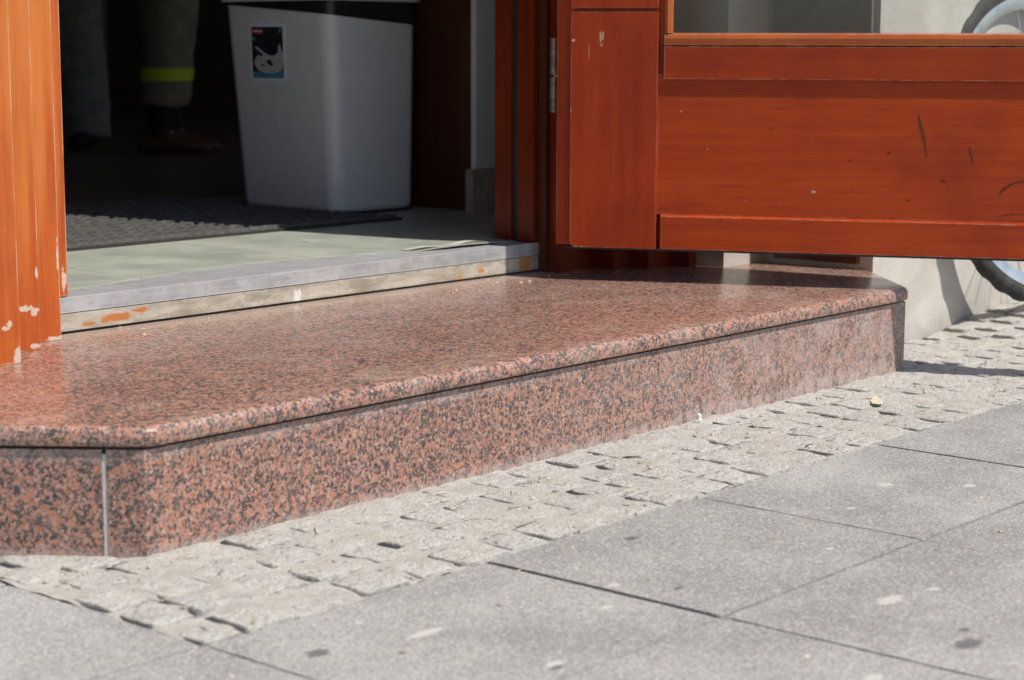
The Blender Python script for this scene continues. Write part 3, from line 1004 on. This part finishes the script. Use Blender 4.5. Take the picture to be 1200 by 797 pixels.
scuff([(0.7455, 0.5365, 0.001), (0.7490, 0.520, 0.0034), (0.7545, 0.503, 0.0040), (0.7600, 0.480, 0.0030), (0.7640, 0.460, 0.0020), (0.7670, 0.4445, 0.0008)])
scuff([(0.849, 0.473, 0.0008), (0.8520, 0.459, 0.0026), (0.8560, 0.443, 0.0022), (0.8575, 0.435, 0.0006)])
scuff([(0.910, 0.374, 0.0010), (0.917, 0.384, 0.0030), (0.926, 0.392, 0.0034), (0.941, 0.400, 0.0024), (0.955, 0.4035, 0.0018), (0.985, 0.406, 0.0010)])
scuff([(0.914, 0.332, 0.0006), (0.930, 0.337, 0.0014), (0.945, 0.338, 0.0014), (0.968, 0.335, 0.0008)])
# weather strip under the leaf
dprt("bottom_seal", [(0.02, 1.25, 0.010, 0.040, ZB - 0.0050, ZB - 0.0002)], M['black'], 0)
hg = None
for zc in (0.607, 1.95):
    bm = new_bm()
    tube(bm, (-0.0187, 0.049, zc - 0.078), (-0.0187, 0.049, zc - 0.004), 0.0085, seg=14)
    h1 = put("hinge", bm, M['hinge'], door, smooth=True)
    for z0, z1 in ((zc + 0.002, zc + 0.078),):
        bm = new_bm()
        tube(bm, (-0.0187, 0.049, z0), (-0.0187, 0.049, z1), 0.0085, seg=14)
        k1 = put("hinge_barrel", bm, M['hinge'], None, smooth=True)
        k1.parent = h1
    bm = new_bm()
    box(bm, -0.0187, 0.026, 0.0465, 0.0485, zc - 0.075, zc + 0.075)
    k2 = put("hinge_plate", bm, M['hinge'], None)
    k2.parent = h1
# lever handle on the free stile
bm = new_bm()
box(bm, 1.115, 1.155, 0.002, 0.0085, 1.10, 1.32)
tube(bm, (1.135, 0.004, 1.26), (1.135, -0.040, 1.26), 0.010, 0.010, 16)
tube(bm, (1.145, -0.036, 1.26), (1.02, -0.036, 1.26), 0.010, 0.009, 16)
put("handle", bm, M['steel'], door, smooth=True)

# ------------------------------------------------------------------ door mat
mat_t = thing("door_mat", "black ribbed rubber mat on the green floor just inside the doorway", "door mat", (1.2, 1.75, 0.241))
bm = new_bm()
box(bm, 0.30, 1.868, 1.340, 2.185, 0.2412, 0.2472)
put("mat_base", bm, simple("mat_base_rubber", (0.028, 0.027, 0.025), 0.8), mat_t, bev=0.002)
bm = new_bm()
for i in range(40):
    for j in range(25):
        x = 0.322 + i * 0.0400 + (j % 2) * 0.0200
        y = 1.358 + j * 0.0335
        if x > 1.846 or y > 2.168:
            continue
        ang = R(32) if (j % 2) else R(-32)
        ca, sa = math.cos(ang), math.sin(ang)
        def pt(u, v, z):
            return (x + u * ca - v * sa, y + u * sa + v * ca, z)
        L, Wd = 0.0195, 0.0075
        lo = [bm.verts.new(pt(a * L, b * Wd, 0.2470)) for a, b in ((-1, -1), (1, -1), (1, 1), (-1, 1))]
        hi = [bm.verts.new(pt(a * L * 0.80, b * Wd * 0.4, 0.2560)) for a, b in ((-1, -1), (1, -1), (1, 1), (-1, 1))]
        bm.faces.new(hi)
        for k in range(4):
            bm.faces.new((lo[k], lo[(k + 1) % 4], hi[(k + 1) % 4], hi[k]))
o = put("mat_ridges", bm, M['rubber'], mat_t)
o['kind'] = 'stuff'

# ------------------------------------------------------------------ bin
bin_t = thing("waste_bin", "tall pale grey plastic bin with white lid and black bag, inside the doorway", "bin", (2.01, 1.74, 0.2475))


def rrect(x0, x1, y0, y1, r, z, n=8):
    pts = []
    for cx, cy, a0 in ((x1 - r, y1 - r, 0), (x0 + r, y1 - r, 90), (x0 + r, y0 + r, 180), (x1 - r, y0 + r, 270)):
        for k in range(n + 1):
            a = R(a0 + 90 * k / n)
            pts.append((cx + r * math.cos(a), cy + r * math.sin(a), z))
    return pts


def binr(z):                                       # outline of the body at height z
    t_ = (z - 0.2475) / 0.54
    return (1.814 - 0.016 * t_, 2.105 + 0.020 * t_, 1.517 + 0.006 * t_, 1.885 + 0.044 * t_, 0.040)


def bin_ring(z, o_=0.0):
    x0, x1, y0, y1, r = binr(z)
    return rrect(x0 - o_, x1 + o_, y0 - o_, y1 + o_, r + o_, z)


bm = new_bm()
rings = []
for z, o_ in ((0.2475, -0.016), (0.250, -0.008), (0.256, -0.002), (0.264, 0), (0.40, 0), (0.55, 0), (0.70, 0), (0.787, 0)):
    rings.append(bin_ring(z, o_))
loft(bm, rings)
put("bin_body", bm, M['bin'], bin_t, smooth=True)
# bag folded over the rim: its hem dips towards the front right
bm = new_bm()
up_r, lo_r = [], []
hem = bin_ring(0.77, 0.0018)
for (x, y, _) in hem:
    t_ = max(0, min(1, (x - 1.836 + (1.855 - y)) / 0.60))
    z = 0.771 - 0.050 * t_ ** 0.9 + 0.0015 * mnoise.noise(Vector((x * 30, y * 30, 0)))
    lo_r.append((x, y, z))
    up_r.append((x, y, 0.787))
loft(bm, [lo_r, up_r], cap=False)
put("bin_bag", bm, M['bag'], bin_t, smooth=True)
bm = new_bm()
rings = []
for z, o_ in ((0.7795, 0.013), (0.7805, 0.0145), (0.800, 0.0145), (0.806, 0.011), (0.83, -0.012), (0.86, -0.05), (0.872, -0.09)):
    rings.append(rrect(binr(0.787)[0] - o_, binr(0.787)[1] + o_, binr(0.787)[2] - o_, binr(0.787)[3] + o_, 0.05, z))
loft(bm, rings)
put("bin_lid", bm, M['bin_lid'], bin_t, smooth=True)
# sticker on the side that faces left (-x)


def stk_pt(u, v, o_):
    """u 0..1 from far edge to near edge, v 0..1 upwards"""
    z = 0.577 + 0.1475 * v
    x0, x1, y0, y1, r = binr(z)
    return (x0 - o_, 1.820 - 0.136 * u, z)


def stk(name, poly, o_, mat, parent):
    bm = new_bm()
    a = [bm.verts.new(stk_pt(u, v, o_)) for u, v in poly]
    b = [bm.verts.new(stk_pt(u, v, o_ - 0.0004)) for u, v in poly]
    bm.faces.new(a)
    bm.faces.new(b[::-1])
    n = len(poly)
    for i in range(n):
        bm.faces.new((a[i], b[i], b[(i + 1) % n], a[(i + 1) % n]))
    if parent is bin_t:
        return put(name, bm, mat, bin_t)
    return sub(name, bm, mat, parent)


def rr2(x0, x1, y0, y1, r, n=4):
    return [(p[0], p[1]) for p in rrect(x0, x1, y0, y1, r, 0, n)]


st = stk("sticker", rr2(0, 1, 0, 1, 0.06), 0.0016, M['st_white'], bin_t)
stk("sticker_print", [(0.07, 0.165), (0.93, 0.165), (0.93, 0.935), (0.07, 0.935)], 0.0026, M['st_black'], st)
stk("sticker_print", [(0.07, 0.055), (0.93, 0.055), (0.93, 0.164), (0.07, 0.164)], 0.0026, M['st_blue'], st)
stk("sticker_logo", [(0.07, 0.86), (0.12, 0.895), (0.27, 0.915), (0.38, 0.895), (0.43, 0.86), (0.38, 0.825), (0.27, 0.805), (0.12, 0.825)], 0.0034, M['st_red'], st)
for k in range(6):
    stk("sticker_lettering", [(0.13 + k * 0.042, 0.845), (0.155 + k * 0.042, 0.845), (0.155 + k * 0.042, 0.878), (0.13 + k * 0.042, 0.878)], 0.0040, M['st_white'], st)
stk("sticker_number", [(0.84, 0.835), (0.885, 0.835), (0.90, 0.93), (0.855, 0.93)], 0.0034, M['st_blue'], st)
stk("sticker_lettering", [(0.07, 0.745), (0.15, 0.745), (0.15, 0.758), (0.07, 0.758)], 0.0034, M['st_grey'], st)
stk("sticker_lettering", [(0.07, 0.715), (0.18, 0.715), (0.18, 0.728), (0.07, 0.728)], 0.0034, M['st_grey'], st)
stk("sticker_picture", [(0.17, 0.60), (0.22, 0.595), (0.47, 0.47), (0.60, 0.44), (0.74, 0.455), (0.80, 0.52), (0.82, 0.63), (0.86, 0.635), (0.88, 0.56), (0.94, 0.46), (0.93, 0.32), (0.89, 0.19), (0.78, 0.16),
                    (0.55, 0.13), (0.38, 0.15), (0.22, 0.20), (0.13, 0.30), (0.14, 0.36), (0.20, 0.42), (0.23, 0.46), (0.30, 0.43), (0.40, 0.455), (0.27, 0.52), (0.16, 0.575)], 0.0036, M['st_grey'], st)
stk("sticker_picture", [(0.46, 0.345), (0.57, 0.385), (0.67, 0.28), (0.58, 0.265)], 0.0045, M['st_black'], st)
stk("sticker_picture", [(0.30, 0.265), (0.38, 0.30), (0.44, 0.255)], 0.0045, M['st_black'], st)

# ------------------------------------------------------------------ people inside
def skin_mesh(name, verts, edges, radii, mat, parent, root=0, sub_lv=1):
    me = bpy.data.meshes.new(name)
    me.from_pydata(verts, edges, [])
    o = bpy.data.objects.new(name, me)
    COL.objects.link(o)
    o.parent = parent
    me.materials.append(mat)
    md = o.modifiers.new("skin", 'SKIN')
    md.use_smooth_shade = True
    for i, v in enumerate(me.skin_vertices[0].data):
        r = radii[i]
        v.radius = r if isinstance(r, tuple) else (r, r)
        v.use_root = (i == root)
    s_ = o.modifiers.new("smooth", 'SUBSURF')
    s_.levels = s_.render_levels = sub_lv
    return o


def person(label, loc, heading, mats, stride, hem, leg_r):
    """local x = forward, y = left; feet at z 0. stride = (right foot x, left foot x, right foot y, left foot y)"""
    t = thing("person", label, "person", loc, local=True, group="people standing inside the shop")
    t.rotation_euler = (0, 0, heading)
    tm, sm, fm = mats[:3]
    V = [(0, 0, 0.96), (0.0, 0, 1.12), (0.0, 0, 1.30), (0.0, 0, 1.42), (0.005, 0, 1.52), (0.015, 0, 1.62), (0.01, 0, 1.72)]
    E_ = [(0, 1), (1, 2), (2, 3), (3, 4), (4, 5), (5, 6)]
    Rd = [(0.13, 0.15), (0.10, 0.13), (0.12, 0.16), (0.09, 0.13), 0.055, (0.085, 0.075), (0.07, 0.065)]

    def add(v, parent_i, r):
        V.append(v)
        E_.append((parent_i, len(V) - 1))
        Rd.append(r)
        return len(V) - 1
    legs = []
    for sgn, fx, fy in ((-1, stride[0], stride[2]), (1, stride[1], stride[3])):
        hip = add((0.0, sgn * 0.09, 0.90), 0, 0.095)
        kn = add((fx * 0.55 + 0.02, sgn * 0.09 * 0.5 + fy * 0.5, 0.50), hip, 0.06)
        an = add((fx, fy, 0.09), kn, 0.030)
        toe = add((fx + 0.11, fy, 0.035), an, 0.018)
        legs.append((hip, kn, an, toe))
    for sgn in (-1, 1):
        sh = add((0, sgn * 0.19, 1.39), 3, 0.055)
        el = add((0.02, sgn * 0.25, 1.12), sh, 0.040)
        wr = add((0.12, sgn * 0.24, 0.90), el, 0.028)
        pm = add((0.15, sgn * 0.235, 0.83), wr, (0.036, 0.018))
        for k, (ox, ln) in enumerate(((-0.026, 0.062), (-0.009, 0.074), (0.009, 0.07), (0.025, 0.056))):
            a = add((0.155 + ox, sgn * 0.235, 0.79), pm, 0.0085)
            add((0.165 + ox, sgn * 0.222, 0.79 - ln), a, 0.0075)
        th = add((0.185, sgn * 0.225, 0.825), pm, 0.010)
        add((0.20, sgn * 0.215, 0.785), th, 0.0085)
    skin_mesh("body", V, E_, Rd, M['skin'], t)
    # face and hair
    for sgn in (-1, 1):
        bm = new_bm()
        bmesh.ops.create_uvsphere(bm, u_segments=8, v_segments=6, radius=0.012, matrix=Matrix.Translation((0.09, sgn * 0.032, 1.665)))
        put("eye", bm, M['st_white'], t, smooth='all')
    bm = new_bm()
    bmesh.ops.create_uvsphere(bm, u_segments=16, v_segments=10, radius=1.0, matrix=Matrix.Translation((-0.012, 0, 1.70)) @ Matrix.Diagonal((0.098, 0.088, 0.10, 1)))
    bmesh.ops.delete(bm, geom=[v for v in bm.verts if v.co.z < 1.63 + 0.6 * max(0, v.co.x)], context='VERTS')
    put("hair", bm, M['hair'], t, smooth='all')
    # clothes follow the body
    skin_mesh("shirt", [(0, 0, 0.93), (0, 0, 1.12), (0, 0, 1.30), (0, 0, 1.42), (0, -0.19, 1.39), (0.02, -0.25, 1.12), (0.09, -0.245, 0.96), (0, 0.19, 1.39), (0.02, 0.25, 1.12), (0.09, 0.245, 0.96)],
              [(0, 1), (1, 2), (2, 3), (3, 4), (4, 5), (5, 6), (3, 7), (7, 8), (8, 9)],
              [(0.145, 0.165), (0.12, 0.15), (0.135, 0.175), (0.10, 0.14), 0.072, 0.056, 0.046, 0.072, 0.056, 0.046], sm, t, 1)
    tr = None
    for (hip, kn, an, toe), sgn in zip(legs, (-1, 1)):
        bm = new_bm()
        Hp, Kn, An = Vector(V[hip]) + Vector((0, 0, 0.06)), Vector(V[kn]), Vector(V[an])
        rings = []
        N = 34
        for i in range(N + 1):
            s_ = i / N
            z = 0.98 + (hem - 0.98) * s_
            if z > Kn.z:
                c = Kn.lerp(Hp, (z - Kn.z) / (Hp.z - Kn.z))
            else:
                c = An.lerp(Kn, (z - An.z) / (Kn.z - An.z))
            rr = 0.13 + (leg_r[0] - 0.13) * min(1, s_ / 0.45)
            if s_ > 0.45:
                rr = leg_r[0] + (leg_r[1] - leg_r[0]) * ((s_ - 0.45) / 0.55) ** leg_r[2]
            ring = []
            for k in range(20):
                a = 2 * math.pi * k / 20
                fold = 1 + 0.06 * mnoise.noise(Vector((math.cos(a) * 1.2, math.sin(a) * 1.2, z * 9 + sgn * 3 + heading))) + 0.05 * math.sin(z * 60 + 3 * math.sin(a)) * max(0, s_ - 0.35)
                ring.append((c.x + rr * fold * math.cos(a), c.y + rr * fold * 0.95 * math.sin(a), z + 0.006 * math.sin(a * 2 + sgn)))
            rings.append(ring)
        loft(bm, rings)
        tl = put("trouser_leg", bm, tm, t, smooth='all')
        if mats[3] if len(mats) > 3 else False:
            bm = new_bm()
            br = []
            for z in (0.335, 0.285):
                s_ = (z - 0.98) / (hem - 0.98)
                rr = leg_r[0] + (leg_r[1] - leg_r[0]) * ((s_ - 0.45) / 0.55) ** leg_r[2]
                c = An.lerp(Kn, (z - An.z) / (Kn.z - An.z))
                br.append([(c.x + rr * 1.06 * math.cos(2 * math.pi * k / 20), c.y + rr * 1.02 * math.sin(2 * math.pi * k / 20), z) for k in range(20)])
            loft(bm, br)
            hb = put("reflective_band", bm, M['hivis'], None, smooth=True)
            hb.parent = tl
            bm = new_bm()
            tube(bm, (An.x, An.y, 0.06), (An.x + 0.01, An.y, 0.24), 0.047, 0.052, 14)
            put("sock", bm, M['sock'], t, smooth=True)
        # shoe
        bm = new_bm()
        rings = []
        for u, wd, hh in ((-0.085, 0.022, 0.055), (-0.07, 0.036, 0.085), (-0.03, 0.042, 0.105), (0.03, 0.043, 0.095), (0.09, 0.047, 0.07), (0.15, 0.045, 0.052), (0.19, 0.034, 0.042), (0.21, 0.014, 0.03)):
            rings.append([(An.x + u, An.y + wd * cc, max(0.0, 0.5 * hh + 0.5 * hh * ss)) for cc, ss in [(math.cos(2 * math.pi * k / 14), math.sin(2 * math.pi * k / 14)) for k in range(14)]])
        loft(bm, rings)
        put("shoe", bm, fm, t, smooth='all')
    return t


VIEW = math.atan2(fwd.y, fwd.x)
person("person in wide beige trousers standing still in the dark shop, nearest the left jamb", (3.335, 4.825, 0.241), VIEW + math.pi, (M['trouser_a'], M['shirt_a'], M['shoe_dark']), (0.0, -0.02, -0.105, 0.14), 0.045, (0.125, 0.106, 1.0))
person("person in khaki work trousers with yellow reflective ankle band, side on in dark shop", (3.438, 4.167, 0.241), VIEW - math.pi / 2, (M['trouser_b'], M['shirt_b'], M['shoe'], True), (-0.03, -0.02, -0.08, 0.09), 0.185, (0.112, 0.078, 0.5))

# ------------------------------------------------------------------ bicycle behind the door
bike = thing("bicycle", "bicycle with knobbly tyres leaning on the pale concrete wall behind the open door", "bicycle", (2.832, 0.080, 0.047), local=True)
bike.rotation_euler = (R(-7.76), 0, R(-8.5))
WR = 0.395


def wheel(cx):
    bm = new_bm()
    seg, ring = 132, 14
    prev = []
    for i in range(seg):
        a = 2 * math.pi * i / seg
        rr = []
        for k in range(ring):
            b = 2 * math.pi * k / ring
            kn = 0.0035 if (i % 4 < 2) and abs(math.cos(b) - 0.6) < 0.42 else 0.0
            r_ = 0.0195 + kn
            rad = WR - 0.0225 + r_ * math.cos(b)
            rr.append((cx + rad * math.cos(a), 0.9 * r_ * math.sin(b), WR + rad * math.sin(a)))
        prev.append(rr)
    loft(bm, prev + [prev[0]], cap=False)
    bmesh.ops.remove_doubles(bm, verts=bm.verts, dist=1e-5)
    w_ = put("wheel", bm, M['tyre'], bike, smooth=True)
    bm = new_bm()
    prof = [(WR - 0.039, -0.012), (WR - 0.039, 0.012), (WR - 0.062, 0.012), (WR - 0.071, 0.005), (WR - 0.071, -0.005), (WR - 0.062, -0.012)]
    rs = []
    for i in range(97):
        a = 2 * math.pi * i / 96
        rs.append([(cx + r_ * math.cos(a), y_, WR + r_ * math.sin(a)) for r_, y_ in prof])
    loft(bm, rs, cap=False)
    rim = put("rim", bm, M['rim'], None, smooth=True)
    rim.parent = w_
    bm = new_bm()
    tube(bm, (cx, -0.045, WR), (cx, 0.045, WR), 0.018, seg=14)
    hb = put("hub", bm, M['steel'], None, smooth=True)
    hb.parent = w_
    bm = new_bm()
    tube(bm, (0.018, 0, 0), (WR - 0.07, 0, 0), 0.0012, seg=5)
    bmesh.ops.recalc_face_normals(bm, faces=bm.faces)
    me = bpy.data.meshes.new("spoke")
    bm.to_mesh(me)
    bm.free()
    me.materials.append(M['steel'])
    for i in range(28):
        s_ = bpy.data.objects.new("spoke", me)
        COL.objects.link(s_)
        s_.parent = w_
        s_.location = (cx, 0.022 if i % 2 else -0.022, WR)
        s_.rotation_euler = (0, 2 * math.pi * i / 28, 0)
    return w_


wheel(0.0)
wheel(1.06)
bm = new_bm()
BB = Vector((0.44, 0, 0.29))
ST = Vector((0.30, 0, 0.78))
HT, HB = Vector((0.86, 0, 0.83)), Vector((0.90, 0, 0.71))
for a, b, r_ in ((BB, ST, 0.016), (BB, HB, 0.019), (ST, HT, 0.016), (HT, HB, 0.020)):
    tube(bm, a, b, r_, seg=12)
for s_ in (-1, 1):
    tube(bm, BB + Vector((0, s_ * 0.03, 0)), (0, s_ * 0.06, WR), 0.009, seg=8)
    tube(bm, ST + Vector((0, s_ * 0.02, -0.05)), (0, s_ * 0.06, WR), 0.008, seg=8)
put("frame", bm, M['bike_paint'], bike, smooth=True)
bm = new_bm()
for s_ in (-1, 1):
    tube(bm, HB + Vector((0.005, s_ * 0.04, 0)), (1.06, s_ * 0.055, WR), 0.012, 0.009, seg=8)
tube(bm, HB + Vector((0.005, -0.045, 0)), HB + Vector((0.005, 0.045, 0)), 0.013, seg=8)
put("fork", bm, M['bike_paint'], bike, smooth=True)
bm = new_bm()
tube(bm, HT, HT + Vector((-0.03, 0, 0.12)), 0.012, seg=10)
tube(bm, HT + Vector((-0.03, -0.21, 0.12)), HT + Vector((-0.03, 0.13, 0.12)), 0.011, seg=10)
hbar = put("handlebar", bm, M['steel'], bike, smooth=True)
for a, b in ((-0.22, -0.12), (0.06, 0.14)):
    bm = new_bm()
    tube(bm, HT + Vector((-0.03, a, 0.12)), HT + Vector((-0.03, b, 0.12)), 0.016, seg=10)
    gg = put("grip", bm, M['black'], None, smooth=True)
    gg.parent = hbar
bm = new_bm()
rings = []
for x_, wd, zt in ((0.10, 0.062, 0.0), (0.16, 0.070, 0.006), (0.24, 0.040, 0.0), (0.34, 0.018, -0.002), (0.37, 0.010, -0.012)):
    rings.append([(x_, wd * math.cos(2 * math.pi * k / 12), 0.925 + zt + 0.022 * math.sin(2 * math.pi * k / 12)) for k in range(12)])
loft(bm, rings)
put("saddle", bm, M['black'], bike, smooth='all')
bm = new_bm()
tube(bm, ST, (0.25, 0, 0.91), 0.013, seg=10)
put("seat_post", bm, M['steel'], bike, smooth=True)
bm = new_bm()
tube(bm, BB + Vector((0, -0.07, 0)), BB + Vector((0, 0.06, 0)), 0.018, seg=10)
tube(bm, BB + Vector((0, -0.065, 0)), BB + Vector((0.15, -0.07, -0.06)), 0.010, seg=8)
tube(bm, BB + Vector((0, 0.06, 0)), BB + Vector((-0.15, 0.065, 0.06)), 0.010, seg=8)
crank = put("crank", bm, M['steel'], bike, smooth=True)
for pp in (BB + Vector((0.15, -0.12, -0.06)), BB + Vector((-0.15, 0.095, 0.06))):
    bm = new_bm()
    box(bm, pp.x - 0.045, pp.x + 0.045, pp.y - 0.03, pp.y + 0.03, pp.z - 0.011, pp.z + 0.011)
    pd = put("pedal", bm, M['black'], None, bev=0.003)
    pd.parent = crank

# ------------------------------------------------------------------ litter on the ground
bm = new_bm()
lc = Vector((1.611, -0.158, gz(1.611, -0.158) + 0.0028))
pts = [(-0.040, 0.0), (-0.018, 0.011), (0.012, 0.012), (0.038, 0.004), (0.042, -0.002), (0.010, -0.010), (-0.020, -0.009)]
a = [bm.verts.new(lc + Vector((u * 0.83 + v * 0.55, u * 0.55 - v * 0.83, 0.001 + 0.0035 * (u / 0.04) ** 2))) for u, v in pts]
b = [bm.verts.new(v.co + Vector((0, 0, -0.0008))) for v in a]
bm.faces.new(a)
bm.faces.new(b[::-1])
for i in range(len(a)):
    bm.faces.new((a[i], b[i], b[(i + 1) % len(a)], a[(i + 1) % len(a)]))
lf = put("dry_leaf", bm, M['leaf'])
lf['label'] = "small dry yellow leaf lying on the pale setts before the granite step"
lf['category'] = "leaf"
bm = new_bm()
pc = Vector((1.235, -0.016, 0.004))
for q0, q1 in (((0, 0, 0), (0.003, 0.001, 0.008)), ((0.003, 0.001, 0.008), (-0.002, 0.003, 0.012))):
    tube(bm, pc + Vector(q0), pc + Vector(q1), 0.003, 0.002, 6)
ps = put("paper_scrap", bm, M['paper'])
ps['label'] = "tiny crumpled scrap of white paper at the foot of the granite riser"
ps['category'] = "paper scrap"
bm = new_bm()
rg = random.Random(77)
for k in range(420):
    if k < 330:
        x, y = rg.uniform(-0.18, 2.6), BORDER + 0.353 * rg.random() ** 0.8
        if in_step(x, y + 0.01):
            continue
        z = gz(x, y) + 0.001
    elif k < 390:
        x, y, z = rg.uniform(-0.4, 1.6), rg.uniform(-1.1, BORDER), 0.001
    else:
        x, y, z = rg.uniform(0.45, 1.9), rg.uniform(0.60, 0.742), 0.1748
    L = rg.uniform(0.0012, 0.0045) if rg.random() < 0.85 else rg.uniform(0.008, 0.018)
    wd = rg.uniform(0.0008, 0.0016) if L > 0.006 else L * rg.uniform(0.5, 0.9)
    a_ = rg.uniform(0, 3.14)
    d1, d2 = Vector((math.cos(a_), math.sin(a_), 0)) * L, Vector((-math.sin(a_), math.cos(a_), 0)) * wd
    c = Vector((x, y, z))
    vs = [bm.verts.new(c + s1 * d1 + s2 * d2) for s1, s2 in ((-1, -1), (1, -1), (1, 1), (-1, 1))]
    tp = bm.verts.new(c + Vector((0, 0, min(0.003, wd * 1.5))))
    for i in range(4):
        bm.faces.new((vs[i], vs[(i + 1) % 4], tp))
    bm.faces.new(vs[::-1])
gr = put("grit", bm, M['grit'])
gr['kind'] = 'stuff'
gr['label'] = "sand grains and straw bits strewn over the pale setts"
